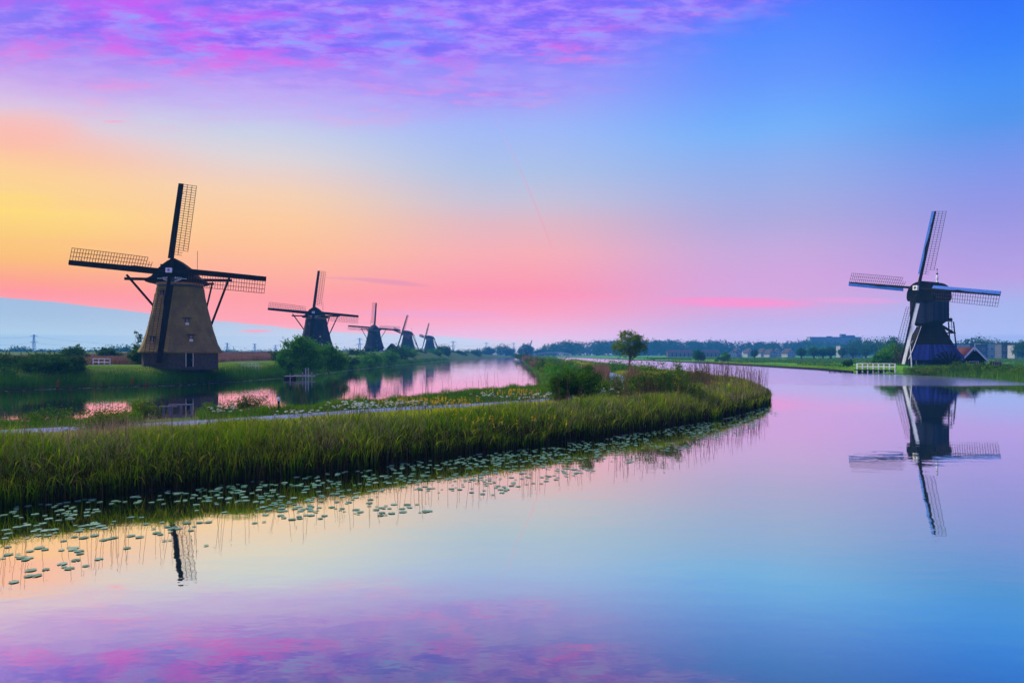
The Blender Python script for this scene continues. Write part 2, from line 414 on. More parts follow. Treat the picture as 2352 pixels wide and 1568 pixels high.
class MB:
    def __init__(s):
        s.v, s.f = [], []

    def add(s, vs, fs):
        n = len(s.v)
        s.v += [tuple(p) for p in vs]
        s.f += [tuple(i + n for i in f) for f in fs]
        return s

    def box(s, x0, x1, y0, y1, z0, z1):
        vs = [(x, y, z) for z in (z0, z1) for (x, y) in ((x0, y0), (x1, y0), (x1, y1), (x0, y1))]
        return s.add(vs, [(3, 2, 1, 0), (4, 5, 6, 7), (0, 1, 5, 4), (1, 2, 6, 5), (2, 3, 7, 6), (3, 0, 4, 7)])

    def bar(s, p, q, w, h=None, w2=None, h2=None, up=(0, 0, 1)):
        """box-section bar from p to q"""
        p, q = Vector(p), Vector(q)
        h = h or w
        w2, h2 = w2 or w, h2 or h
        d = (q - p).normalized()
        up = Vector(up)
        if abs(d.dot(up)) > 0.98:
            up = Vector((0, 1, 0))
        a = d.cross(up).normalized()
        b = a.cross(d).normalized()
        vs = []
        for c, ww, hh in ((p, w, h), (q, w2, h2)):
            vs += [c + a * (sx * ww / 2) + b * (sy * hh / 2) for sx, sy in ((-1, -1), (1, -1), (1, 1), (-1, 1))]
        return s.add(vs, [(3, 2, 1, 0), (4, 5, 6, 7), (0, 1, 5, 4), (1, 2, 6, 5), (2, 3, 7, 6), (3, 0, 4, 7)])

    def tube(s, pts, rad, n=8):
        pts = [Vector(p) for p in pts]
        rad = rad if hasattr(rad, '__len__') else [rad] * len(pts)
        vs, fs = [], []
        for i, p in enumerate(pts):
            d = (pts[min(i + 1, len(pts) - 1)] - pts[max(i - 1, 0)]).normalized()
            up = Vector((0, 0, 1)) if abs(d.z) < 0.95 else Vector((1, 0, 0))
            a = d.cross(up).normalized()
            b = a.cross(d).normalized()
            vs += [p + (a * math.cos(t) + b * math.sin(t)) * rad[i] for t in (2 * math.pi * k / n for k in range(n))]
        for i in range(len(pts) - 1):
            for k in range(n):
                fs.append((i * n + k, i * n + (k + 1) % n, (i + 1) * n + (k + 1) % n, (i + 1) * n + k))
        fs += [tuple(range(n - 1, -1, -1)), tuple((len(pts) - 1) * n + k for k in range(n))]
        return s.add(vs, fs)

    def lathe(s, prof, n=16, c=(0, 0, 0)):
        vs = [(c[0] + r * math.cos(2 * math.pi * k / n), c[1] + r * math.sin(2 * math.pi * k / n), c[2] + z) for r, z in prof for k in range(n)]
        fs = [(i * n + k, i * n + (k + 1) % n, (i + 1) * n + (k + 1) % n, (i + 1) * n + k) for i in range(len(prof) - 1) for k in range(n)]
        fs += [tuple(range(n - 1, -1, -1)), tuple((len(prof) - 1) * n + k for k in range(n))]
        return s.add(vs, fs)

    def rings(s, rings, cap0=True, cap1=True):
        n = len(rings[0])
        vs = [p for r in rings for p in r]
        fs = [(i * n + k, i * n + (k + 1) % n, (i + 1) * n + (k + 1) % n, (i + 1) * n + k) for i in range(len(rings) - 1) for k in range(n)]
        if cap0:
            fs.append(tuple(range(n - 1, -1, -1)))
        if cap1:
            fs.append(tuple((len(rings) - 1) * n + k for k in range(n)))
        return s.add(vs, fs)

    def mesh(s, name):
        me = bpy.data.meshes.new(name)
        me.from_pydata(s.v, [], s.f)
        me.update()
        return me

    def build(s, name, mat, parent=None, smooth=False):
        return link(name, s.mesh(name), mat, parent, smooth)


def link(name, me, mat, parent=None, smooth=False):
    if mat and not me.materials:
        me.materials.append(MAT[mat] if isinstance(mat, str) else mat)
    if smooth:
        me.polygons.foreach_set('use_smooth', [True] * len(me.polygons))
    o = bpy.data.objects.new(name, me)
    COL.objects.link(o)
    if parent is not None:
        o.parent = parent
    return o


def tag(o, label=None, cat=None, group=None, kind=None):
    if label:
        o['label'] = label
    if cat:
        o['category'] = cat
    if group:
        o['group'] = group
    if kind:
        o['kind'] = kind
    return o


def thing(name, label, cat, loc=(0, 0, 0), rz=0.0, group=None):
    o = bpy.data.objects.new(name, None)
    o.empty_display_size = 0.3
    COL.objects.link(o)
    o.location = loc
    o.rotation_euler = (0, 0, rz)
    return tag(o, label, cat, group)


def np_mesh(name, verts, tris=None, quads=None, tint=None, mat=None, smooth=False):
    """fast mesh from arrays; tint = one value per vertex"""
    me = bpy.data.meshes.new(name)
    nq = 0 if quads is None else len(quads)
    ntr = 0 if tris is None else len(tris)
    loops = np.concatenate([x.ravel() for x in (quads, tris) if x is not None]).astype(np.int32)
    me.vertices.add(len(verts))
    me.vertices.foreach_set('co', np.asarray(verts, np.float32).ravel())
    me.loops.add(len(loops))
    me.loops.foreach_set('vertex_index', loops)
    me.polygons.add(nq + ntr)
    starts = np.concatenate([np.arange(nq) * 4, nq * 4 + np.arange(ntr) * 3]).astype(np.int32)
    me.polygons.foreach_set('loop_start', starts)
    if smooth:
        me.polygons.foreach_set('use_smooth', np.ones(nq + ntr, bool))
    me.update(calc_edges=True)
    if tint is not None:
        a = me.attributes.new('tint', 'FLOAT', 'POINT')
        a.data.foreach_set('value', np.asarray(tint, np.float32))
    if mat:
        me.materials.append(MAT[mat])
    return me


def gnd(px, py, z=0.0):
    """the world point at height z that the photograph shows at (px, py)"""
    y = (CAM_H - z) * F / (py - YH)
    return ((px - CX) / F * y, y)


def at(px, Y):
    return (px - CX) / F * Y


def zat(py, Y):
    return CAM_H + (YH - py) * Y / F


# ------------------------------------------------------------------ land outlines (metres; x right, y away)
PEN = [(-90, -12), (-45, 1), (-30, 9.0)] + [gnd(*p) for p in ((0, 1163), (200, 1143), (400, 1123), (600, 1099), (800, 1079), (1000, 1051), (1200, 1029), (1400, 1000), (1600, 970), (1700, 949), (1755, 932), (1770, 920))] + \
      [(25.6, 68), (28, 80), (29, 100), (29, 200), (33, 350), (40, 550), (50, 760), (62, 900), (62, 2600), (3.5, 2600), (5.5, 600), (5.5, 219), (5.0, 124), (4.6, 92)] + \
      [gnd(*p) for p in ((1225, 893), (1000, 915), (800, 934), (600, 954), (450, 965), (300, 974), (0, 989))] + [(-50, 30), (-90, 22)]
LEFT = [(-2600, 20), (-150, 60)] + [gnd(*p) for p in ((0, 897), (200, 890), (410, 884), (650, 868), (700, 862), (800, 850), (900, 839), (1030, 828))] + [(-30, 600), (-12, 720), (4, 800), (4.5, 2600), (-4000, 2600)]
RIGHT = [(2600, 20), (110, 62)] + [gnd(*p) for p in ((2352, 877), (2260, 868), (2100, 860), (1965, 857), (1880, 849.5), (1600, 833))] + [(76, 527), (64, 780), (61, 900), (61, 2600), (4000, 2600)]
PATH = [(-95, 16), (-45, 20.5), (-30, 26.0)] + [gnd(x, y, .72) for x, y in ((0, 993), (370, 975), (600, 961), (900, 940), (1170, 925))] + [(7.2, 58), (12.5, 80), (16.6, 114), (17.3, 160), (17, 250), (16, 500), (20, 700)]


def seg_dist(P, poly, closed=True):
    d = np.full(len(P), 1e9)
    n = len(poly)
    for i in range(n if closed else n - 1):
        a, b = np.array(poly[i]), np.array(poly[(i + 1) % n])
        ab = b - a
        t = np.clip(((P - a) @ ab) / max(ab @ ab, 1e-9), 0, 1)
        d = np.minimum(d, np.hypot(*(P - a - t[:, None] * ab).T))
    return d


def inside(P, poly):
    r = np.zeros(len(P), bool)
    n = len(poly)
    for i in range(n):
        (x0, y0), (x1, y1) = poly[i], poly[(i + 1) % n]
        if y0 == y1:
            continue
        c = ((y0 > P[:, 1]) != (y1 > P[:, 1])) & (P[:, 0] < (x1 - x0) * (P[:, 1] - y0) / (y1 - y0) + x0)
        r ^= c
    return r


def sdist(P, poly):
    return np.where(inside(P, poly), 1, -1) * seg_dist(P, poly)


def sstep(x, a, b):
    t = np.clip((x - a) / (b - a), 0, 1)
    return t * t * (3 - 2 * t)


MILL_R = (at(2134.8, 151), 151.0)


def vnoise(P, s, seed=0):
    """cheap smooth value noise in the plane"""
    q = P * s
    i = np.floor(q).astype(np.int64)
    f = q - i
    f = f * f * (3 - 2 * f)

    def h(a, b):
        k = (a * 374761393 + b * 668265263 + seed * 1274126177) & 0x7fffffff
        k = ((k ^ (k >> 13)) * 1274126177) & 0x7fffffff
        return ((k ^ (k >> 16)) & 0xffff) / 65535.0
    a, b = i[:, 0], i[:, 1]
    return (h(a, b) * (1 - f[:, 0]) + h(a + 1, b) * f[:, 0]) * (1 - f[:, 1]) + (h(a, b + 1) * (1 - f[:, 0]) + h(a + 1, b + 1) * f[:, 0]) * f[:, 1]


BACKE = PEN[-10:]


def height(P):
    P = np.asarray(P, float)
    sp, sl, sr = sdist(P, PEN), sdist(P, LEFT), sdist(P, RIGHT)
    zp = 0.70 * np.minimum(sstep(sp, -0.2, 2.6), sstep(seg_dist(P, BACKE, closed=False), -0.2, 5.6))
    far = sstep(P[:, 1], 300, 700)
    zl = (2.35 + 2.7 * sstep(P[:, 1], 180, 340) - 4.0 * sstep(P[:, 1], 640, 820)) * sstep(sl, -0.5, 7.0 + 9.0 * sstep(P[:, 1], 180, 340))
    zr = 0.45 * sstep(sr, -0.05, 0.4) + 0.25 * sstep(sr, 0.4, 12) + 0.95 * np.exp(-(((P[:, 0] - MILL_R[0]) / 22) ** 2 + ((P[:, 1] - MILL_R[1] - 2) / 13) ** 2) ** 2) * sstep(sr, 0.2, 6)
    z = np.maximum(np.maximum(zp, zl), zr)
    sd = np.maximum(np.maximum(sp, sl), sr)
    under = -0.9 * sstep(-sd, 0, 2.0) - 0.03
    return np.where(sd > 0, z, under), sp, sl, sr


def hz(x, y):
    return float(height(np.array([[x, y]]))[0][0])


# ------------------------------------------------------------------ ground, water, path
rows = [4.0]
while rows[-1] < 2240:
    rows.append(rows[-1] * 1.0135 + 0.0)
ys = np.array(rows)
ss = np.linspace(-1.05, 1.05, 330)
GY, GS = np.meshgrid(ys, ss, indexing='ij')
GP = np.stack([(GS * (GY + 6)).ravel(), GY.ravel()], 1)
gz, gsp, gsl, gsr = height(GP)
gz = gz + np.where(np.maximum(gsl, gsr) > 3, (vnoise(GP, 0.11, 3) - 0.5) * 0.25, 0)
nr, nc = GY.shape
idx = np.arange(nr * nc).reshape(nr, nc)
quads = np.stack([idx[:-1, :-1], idx[:-1, 1:], idx[1:, 1:], idx[1:, :-1]], -1).reshape(-1, 4)
m, g, out = new_mat('ground')
MAT['ground'] = m
ge = g.new('ShaderNodeNewGeometry')
n1 = g.noise(ge.outputs['Position'], 0.05, 5, 0.6)
n2 = g.noise(ge.outputs['Position'], 1.4, 5, 0.65)
spz = g.new('ShaderNodeSeparateXYZ')
g.t.links.new(ge.outputs['Position'], spz.inputs[0])
c = g.mix(g.rng(n1, 0.36, 0.64), (0.06, 0.28, 0.03), (0.11, 0.36, 0.03))
c = g.mix(g.rng(n2, 0.35, 0.75, 0, 0.5), c, (0.07, 0.20, 0.015))
spitland = g.m('SUBTRACT', 1.0, g.rng(spz.outputs[0], 56.0, 66.0))
c = g.mix(g.m('MULTIPLY', spitland, 0.85), c, g.mix(n2, (0.030, 0.050, 0.010), (0.075, 0.12, 0.015)))
c = g.mix(g.rng(spz.outputs[2], 0.30, 0.0), c, (0.030, 0.026, 0.018))
strip = g.noise(g.xyz(g.m('MULTIPLY', spz.outputs[0], 0.15), spz.outputs[1], 0.0), 0.06, 3, 0.5)
c = g.mix(g.rng(strip, 0.52, 0.6, 0, 0.35), c, (0.05, 0.15, 0.03))
p = g.new('ShaderNodeBsdfPrincipled')
g.put(p.inputs['Base Color'], c)
p.inputs['Roughness'].default_value = 0.95
p.inputs['Specular IOR Level'].default_value = 0.1
b = g.new('ShaderNodeBump')
b.inputs['Strength'].default_value = 0.8
b.inputs['Distance'].default_value = 0.2
g.put(b.inputs['Height'], g.noise(ge.outputs['Position'], 3.0, 5, 0.7))
g.t.links.new(b.outputs[0], p.inputs['Normal'])
g.t.links.new(p.outputs[0], out.inputs['Surface'])
ground = link('ground', np_mesh('ground', np.column_stack([GP, gz]), quads=quads, mat='ground', smooth=True), None)
tag(ground, 'flat green polder land with low grassy banks along the canals', None, None, 'structure')

m, g, out = new_mat('water')
MAT['water'] = m
ge = g.new('ShaderNodeNewGeometry')
spz = g.new('ShaderNodeSeparateXYZ')
g.t.links.new(ge.outputs['Position'], spz.inputs[0])
px_, py_ = spz.outputs[0], spz.outputs[1]
# wind ripples on the wide reaches, sheltered calm water in front of the spit
wind = g.rng(py_, 30.0, 110.0)
patch = g.rng(g.noise(g.xyz(g.m('MULTIPLY', px_, 0.5), g.m('MULTIPLY', py_, 0.35), 0.0), 0.05, 3, 0.5), 0.40, 0.62)
w1 = g.noise(g.xyz(g.m('MULTIPLY', px_, 0.55), py_, 0.0), 1.6, 3, 0.55, 0.2)
w2 = g.noise(g.xyz(g.m('MULTIPLY', px_, 0.5), py_, 5.0), 0.45, 2, 0.5)
w3 = g.noise(g.xyz(px_, g.m('MULTIPLY', py_, 1.2), 9.0), 7.0, 2, 0.5)
h = g.m('ADD', g.m('MULTIPLY', w1, g.m('ADD', 0.010, g.m('MULTIPLY', g.m('ADD', g.m('MULTIPLY', patch, 0.6), 0.4), g.m('MULTIPLY', wind, 0.026)))), g.m('MULTIPLY', w2, 0.024))
h = g.m('ADD', h, g.m('MULTIPLY', w3, g.m('MULTIPLY', patch, 0.0012)))
b = g.new('ShaderNodeBump')
b.inputs['Strength'].default_value = 1.0
b.inputs['Distance'].default_value = 0.25
g.put(b.inputs['Height'], h)
gl = g.new('ShaderNodeBsdfGlossy')
lw0 = g.new('ShaderNodeLayerWeight')
lw0.inputs['Blend'].default_value = 0.5
g.put(gl.inputs['Color'], g.mix(g.rng(lw0.outputs['Facing'], 0.74, 0.93), (1.0, 1.0, 0.77), (1.0, 1.0, 1.0)))
reach = g.m('MULTIPLY', g.rng(px_, 26.0, 34.0), g.rng(g.m('ADD', py_, g.m('MULTIPLY', g.noise(g.xyz(g.m('MULTIPLY', px_, 0.6), py_, 2.0), 0.08, 2, 0.5), 16.0)), 92.0, 104.0))
g.put(gl.inputs['Roughness'], g.m('ADD', 0.015, g.m('ADD', g.m('MULTIPLY', reach, 0.17), g.m('MULTIPLY', g.rng(py_, 60.0, 260.0), 0.035))))
g.t.links.new(b.outputs[0], gl.inputs['Normal'])
df = g.new('ShaderNodeBsdfDiffuse')
df.inputs['Color'].default_value = (0.02, 0.05, 0.035, 1)
lw = g.new('ShaderNodeLayerWeight')
lw.inputs['Blend'].default_value = 0.5
fac = g.rng(lw.outputs['Facing'], 0.55, 0.71, 0.47, 0.99)
mx = g.new('ShaderNodeMixShader')
g.put(mx.inputs[0], fac)
g.t.links.new(df.outputs[0], mx.inputs[1])
g.t.links.new(gl.outputs[0], mx.inputs[2])
g.t.links.new(mx.outputs[0], out.inputs['Surface'])
wm = MB()
wm.add([(-1200, -60, 0), (1200, -60, 0), (1200, 1100, 0), (-1200, 1100, 0)], [(0, 1, 2, 3)])
water = wm.build('water', 'water')
tag(water, 'still canal water mirroring the sunset sky', None, None, 'structure')


def resample(pts, step):
    out = [Vector((*pts[0], 0))]
    P = [Vector((*p, 0)) for p in pts]
    for i in range(len(P) - 1):
        p0, p1, p2, p3 = P[max(i - 1, 0)], P[i], P[i + 1], P[min(i + 2, len(P) - 1)]
        n = max(1, int((p2 - p1).length / step))
        for k in range(1, n + 1):
            t = k / n
            out.append(0.5 * ((2 * p1) + (-p0 + p2) * t + (2 * p0 - 5 * p1 + 4 * p2 - p3) * t * t + (-p0 + 3 * p1 - 3 * p2 + p3) * t ** 3))
    return [(p.x, p.y) for p in out]


PATHS = resample(PATH, 2.0)
pv, pf = [], []
for i, p in enumerate(PATHS):
    q0, q1 = PATHS[max(i - 1, 0)], PATHS[min(i + 1, len(PATHS) - 1)]
    t = Vector((q1[0] - q0[0], q1[1] - q0[1])).normalized()
    for s, dz in ((-1.15, -0.06), (-1.10, 0.035), (1.10, 0.035), (1.15, -0.06)):
        pv.append((p[0] + t.y * s, p[1] - t.x * s, 0.70 + dz))
for i in range(len(PATHS) - 1):
    for k in range(3):
        a = i * 4 + k
        pf.append((a, a + 4, a + 5, a + 1))
pm = MB().add(pv, pf).build('path', 'asphalt')
tag(pm, 'pale asphalt cycle path along the grassy spit', None, None, 'structure')

# ------------------------------------------------------------------ grass and reeds


def blades(name, mat, pos, hgt, wid, lean, tint, grad=None):
    """one mesh of curved tapering blades standing at pos"""
    n = len(pos)
    a = rng.uniform(0, 2 * np.pi, n)
    fa = rng.uniform(0, 2 * np.pi, n)
    dirx, diry = np.cos(a), np.sin(a)
    wx, wy = np.cos(fa) * wid / 2, np.sin(fa) * wid / 2
    lv = []
    for t, wk in ((0.0, 0.9), (0.5, 1.0), (1.0, 0.0)):
        off = lean * hgt * t * t
        c = np.column_stack([pos[:, 0] + dirx * off, pos[:, 1] + diry * off, pos[:, 2] + hgt * t * (1 - 0.25 * lean * t)])
        if wk:
            e = np.column_stack([wx * wk, wy * wk, np.zeros(n)])
            lv += [c - e, c + e]
        else:
            lv += [c]
    V = np.stack(lv, 1).reshape(-1, 3)
    k = np.arange(n)[:, None] * 5
    q = k + np.array([[0, 1, 3, 2]])
    t = k + np.array([[2, 3, 4]])
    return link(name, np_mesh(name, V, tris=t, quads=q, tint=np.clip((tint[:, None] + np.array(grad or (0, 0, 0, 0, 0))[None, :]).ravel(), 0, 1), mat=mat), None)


def scatter(x0, x1, y0, y1, dens0, yref=20.0, power=1.6, smax=0.86):
    """random points, density dens0 at distance yref, thinning with distance"""
    pts = []
    yb = y0
    while yb < y1:
        ye = min(y1, yb * 1.15)
        d = dens0 * (yref / ((yb + ye) / 2)) ** power
        xa, xb = max(x0, -smax * ye - 2), min(x1, smax * ye + 2)
        if xb > xa:
            n = int(d * (xb - xa) * (ye - yb))
            pts.append(np.column_stack([rng.uniform(xa, xb, n), rng.uniform(yb, ye, n)]))
        yb = ye
    return np.concatenate(pts)


P0 = scatter(-60, 32, 10, 330, 550, power=1.75)
z0, sp0, _, _ = height(P0)
keep = (sp0 > 0.10 - 0.40 * vnoise(P0, 0.8, 31) ** 2) & (sp0 < 20)
P0, z0, sp0 = P0[keep], z0[keep], sp0[keep]
pd = seg_dist(P0, PATHS, closed=False)
keep = pd > 1.12 + 0.15 * rng.random(len(P0))
P0, z0, sp0, pd = P0[keep], z0[keep], sp0[keep], pd[keep]
# front side (towards the camera) or back side of the path
pi = np.array(PATHS)
near_i = np.argmin(((P0[:, None, 0] - pi[None, ::2, 0]) ** 2 + (P0[:, None, 1] - pi[None, ::2, 1]) ** 2).astype(np.float32), axis=1) * 2
tx = pi[np.minimum(near_i + 1, len(pi) - 1)] - pi[np.maximum(near_i - 1, 0)]
side = tx[:, 0] * (P0[:, 1] - pi[near_i, 1]) - tx[:, 1] * (P0[:, 0] - pi[near_i, 0])      # > 0: river side
back = side > 0
clump = vnoise(P0, 0.55, 1)
clump2 = vnoise(P0, 0.16, 2)
U = rng.random(len(P0))
Yd = P0[:, 1]
WF = 0.014 * (np.maximum(Yd, 18) / 20) ** 0.85
reedband = sp0 < 3.0 + 2.2 * clump2
tip = sstep(P0[:, 0], 8, 16) * (~back)
# 1 reeds on the waterline
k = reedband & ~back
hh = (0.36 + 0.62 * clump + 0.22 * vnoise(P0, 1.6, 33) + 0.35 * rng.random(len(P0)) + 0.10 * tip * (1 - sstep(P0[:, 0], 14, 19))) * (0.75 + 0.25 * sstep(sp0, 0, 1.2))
o = blades('reeds', 'reed', np.column_stack([P0, np.maximum(z0, 0.0) - 0.02])[k], hh[k], WF[k] * 1.1, rng.uniform(0.05, 0.40, k.sum()), np.clip(0.10 + 0.55 * clump[k] + 0.75 * (U[k] - 0.35) + 0.08 * tip[k], 0, 1), (-0.75, -0.75, -0.12, -0.12, 0.20))  # blade feet tinted darker: sheath colour plus painted shade low in the belt
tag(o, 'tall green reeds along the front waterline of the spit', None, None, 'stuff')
# 1a broad arching reed leaves and bent stalks
kl = np.nonzero(~back & (Yd < 75) & (sp0 < 5) & (rng.random(len(P0)) < 0.14))[0]
kl = np.concatenate([kl, kl])
PL = P0[kl] + rng.normal(0, 0.05, (len(kl), 2))
o = blades('reed_leaves', 'reed', np.column_stack([PL, np.maximum(z0[kl], 0) + hh[kl] * rng.uniform(0.15, 0.7, len(kl))]), rng.uniform(0.25, 0.6, len(kl)), WF[kl] * rng.uniform(1.3, 2.4, len(kl)), rng.uniform(0.5, 1.3, len(kl)), np.clip(0.1 + 0.9 * rng.random(len(kl)), 0, 1))
tag(o, 'broad bent reed leaves arching out of the reed belt', None, None, 'stuff')
# 0 sedge tufts in the wet polder on the right
PT = scatter(66, 420, 130, 560, 2.2, yref=200, power=1.2, smax=0.80)
zt_, _, _, st_ = height(PT)
kt = (st_ > 8) & (vnoise(PT, 0.035, 41) * 0.6 + vnoise(PT, 0.15, 42) * 0.4 > 0.47)
PT, zt_ = PT[kt], zt_[kt]
o = blades('polder_sedge', 'bankreed', np.column_stack([PT, zt_]), 0.25 + 0.45 * rng.random(len(PT)), 0.28 * (PT[:, 1] / 200), rng.uniform(0.1, 0.7, len(PT)), np.clip(0.25 + 0.75 * rng.random(len(PT)), 0, 1))
tag(o, 'darker sedge tufts scattered over the flat polder', None, None, 'stuff')
# 1b last year's brown stems crowding the waterline
k = (sp0 < 1.5) & ~back & (Yd < 110)
kk = np.repeat(np.nonzero(k)[0], 2)
PB = P0[kk] + rng.normal(0, 0.12, (len(kk), 2))
zb_, sb_, _, _ = height(PB)
kb = sb_ > -0.12
o = blades('old_reed_stems', 'oldstem', np.column_stack([PB, np.maximum(zb_, 0) - 0.03])[kb], (0.35 + 0.55 * rng.random(len(kk)) + 0.25 * clump[kk])[kb], WF[kk][kb] * 1.25, rng.uniform(0.02, 0.25, kb.sum()), rng.random(kb.sum()) ** 1.5)
tag(o, 'brown old reed stems crowding the front waterline of the spit', None, None, 'stuff')
# 2 meadow grass between reeds and path
k = ~reedband & ~back
h2 = (0.22 + 0.30 * clump + 0.18 * rng.random(len(P0))) * (0.22 + 0.78 * sstep(pd, 1.2, 5.0 - 3.0 * sstep(Yd, 50, 58))) * (1 + 1.0 * np.maximum(tip, sstep(Yd, 48, 58)) * (1 - 0.75 * sstep(P0[:, 0], 14, 19)))
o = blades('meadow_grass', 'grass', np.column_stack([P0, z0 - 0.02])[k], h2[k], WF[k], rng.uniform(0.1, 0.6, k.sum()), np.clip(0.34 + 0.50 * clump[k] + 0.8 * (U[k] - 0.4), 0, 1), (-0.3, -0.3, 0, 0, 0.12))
tag(o, 'yellow green meadow grass between the reeds and the path', None, None, 'stuff')
# 3 verge on the river side of the path
k = back & (rng.random(len(P0)) < 0.8)
gapj = (np.abs(P0[:, 0] - at(392, Yd)) < 1.5) & (Yd > 34.5) & (Yd < 46)
k &= ~gapj
h3 = (0.12 + 0.80 * clump ** 3 + 0.20 * rng.random(len(P0))) * (0.30 + 0.70 * sstep(pd, 1.0, 2.6))
o = blades('verge_grass', 'verge', np.column_stack([P0, np.maximum(z0, 0) - 0.02])[k], h3[k], WF[k], rng.uniform(0.1, 0.5, k.sum()), np.clip(0.0 + 0.45 * clump[k] + 0.7 * (U[k] - 0.4), 0, 1))
tag(o, 'rough green verge grass between the path and the river', None, None, 'stuff')
# 4 dry stalks in patches
PC = [(gnd(200, 1060, .6), 2.6), (gnd(300, 1030, .6), 1.8), (gnd(770, 1030, .6), 2.2), (gnd(840, 1010, .6), 2.0), (gnd(640, 1040, .5), 1.5), (gnd(1330, 975, .6), 3.0), (gnd(1450, 960, .6), 3.4), (gnd(1570, 945, .6), 4.0), (gnd(1680, 925, .6), 4.5), (gnd(1730, 905, .7), 5.0)]
w = np.zeros(len(P0))
for (cx0, cy0), rr in PC:
    w = np.maximum(w, np.exp(-((P0[:, 0] - cx0) ** 2 + (P0[:, 1] - cy0) ** 2) / rr ** 2))
k = (rng.random(len(P0)) < 0.006 + 0.26 * w) & ~back & (sp0 > 0.3)
o = blades('dry_stalks', 'dry', np.column_stack([P0, z0])[k], (0.85 + 0.75 * rng.random(k.sum())) * (0.85 + 0.10 * tip[k]), WF[k] * 0.75, rng.uniform(0.05, 0.55, k.sum()), rng.random(k.sum()))
tag(o, 'bleached dry reed stalks standing among the green reeds', None, None, 'stuff')


def plumes(name, pts, zb, hs, sc, label):
    """thin stems that end in drooping seed heads, one mesh"""
    V, T, Q, tn = [], [], [], []
    nv = 0
    for (x, y), z, h, s in zip(pts, zb, hs, sc):
        a = random.uniform(0, 6.28)
        ln = random.uniform(0.04, 0.16) * h
        top = np.array([x + math.cos(a) * ln, y + math.sin(a) * ln, z + h])
        wv = np.array([0.006 * s, 0, 0])
        b0 = np.array([x, y, z])
        V += [b0 - wv, b0 + wv, top + wv, top - wv]
        Q.append((nv, nv + 1, nv + 2, nv + 3))
        nv += 4
        tn += [0.5] * 4
        for j in range(7):
            t = j / 6
            c = top + np.array([math.cos(a) * 0.10 * t, math.sin(a) * 0.10 * t, -0.05 * t + 0.20 * (1 - t)]) * s
            d = np.array([random.uniform(-1, 1), random.uniform(-1, 1), random.uniform(-1.2, 0.2)])
            d = d / np.linalg.norm(d) * 0.075 * s * (0.5 + t * 0.6)
            e = np.array([random.uniform(-1, 1), random.uniform(-1, 1), random.uniform(-.4, .4)]) * 0.022 * s
            V += [c, c + d * 0.5 + e, c + d]
            T.append((nv, nv + 1, nv + 2))
            nv += 3
            r_ = random.random()
            tn += [r_] * 3
    o = link(name, np_mesh(name, np.array(V), tris=np.array(T), quads=np.array(Q), tint=tn, mat='plume'), None)
    return tag(o, label, None, None, 'stuff')


def pick(cands, n):
    return cands[rng.choice(len(cands), min(n, len(cands)), replace=False)]


tips = P0[(w > 0.25) & ~back & (P0[:, 0] > 6) & (sp0 > 0.3) & (Yd < 100)]
p1 = pick(tips, 260)
pl = P0[~back & (sp0 < 3.2) & (sp0 > 0.2) & (P0[:, 0] < 4)]
p2 = pick(pl, 190)
bk = P0[back & (sp0 < 4) & (Yd > 35) & (Yd < 105)]
p3 = pick(bk, 120)
tpx = CX + P0[:, 0] / P0[:, 1] * F
p4 = pick(P0[~back & (tpx > 1585) & (tpx < 1765) & (Yd > 52) & (Yd < 84)], 240)
PP = np.concatenate([p1, p2, p3, p4])
hp = np.concatenate([1.6 + 1.25 * rng.random(len(p1)), 1.4 + 0.95 * rng.random(len(p2)), 1.2 + 1.0 * rng.random(len(p3)), 1.9 + 1.0 * rng.random(len(p4))])
plumes('seed_head_reeds', PP, np.maximum(height(PP)[0], 0), hp, 0.9 * (np.maximum(PP[:, 1], 20) / 28) ** 0.6, 'thin brown reed stems with drooping seed heads on the spit')

# left bank: dark reed belt, mown bank, brown reed field behind the mill
P1 = scatter(-100, -20, 70, 420, 60, yref=90, power=1.8)
z1, _, sl1, _ = height(P1)
k = (sl1 > 0.0) & (sl1 < 2.6 + 1.5 * vnoise(P1, 0.1, 5))
P1, z1, sl1 = P1[k], z1[k], sl1[k]
o = blades('bank_reeds', 'bankreed', np.column_stack([P1, np.maximum(z1, 0)]), 0.8 + 0.7 * rng.random(len(P1)) + 0.3 * vnoise(P1, 0.3, 6), 0.030 * (P1[:, 1] / 80), rng.uniform(0.05, 0.3, len(P1)), np.clip(vnoise(P1, 0.35, 8) * 0.7 + 0.4 * rng.random(len(P1)) - 0.1, 0, 1))
tag(o, 'dark green reed belt at the foot of the left river bank', None, None, 'stuff')
P1 = scatter(-130, -20, 72, 300, 40, yref=90, power=1.9)
z1, _, sl1, _ = height(P1)
k = (sl1 > 2.4) & (sl1 < 12) & (np.hypot(P1[:, 0] + 48.7, P1[:, 1] - 100) > 5.8)
P1, z1, sl1 = P1[k], z1[k], sl1[k]
o = blades('bank_grass', 'grass', np.column_stack([P1, z1]), (0.12 + 0.4 * rng.random(len(P1)) * vnoise(P1, 0.25, 9)) * np.where(sl1 < 7, 1.3, 0.7), 0.03 * (P1[:, 1] / 90), rng.uniform(0.1, 0.6, len(P1)), np.clip(0.1 + 0.5 * vnoise(P1, 0.2, 11) + 0.45 * rng.random(len(P1)) * (sl1 < 5.5), 0, 1))
tag(o, 'short grass on the dyke below the big brown mill', None, None, 'stuff')
P1 = scatter(-175, -38, 116, 260, 22, yref=120, power=1.6, smax=0.8)
_, _, sl1, _ = height(P1)
k = (sl1 > 16 + 10 * vnoise(P1, 0.05, 4)) & (sl1 < 95)
P1 = P1[k]
zz1 = height(P1)[0]
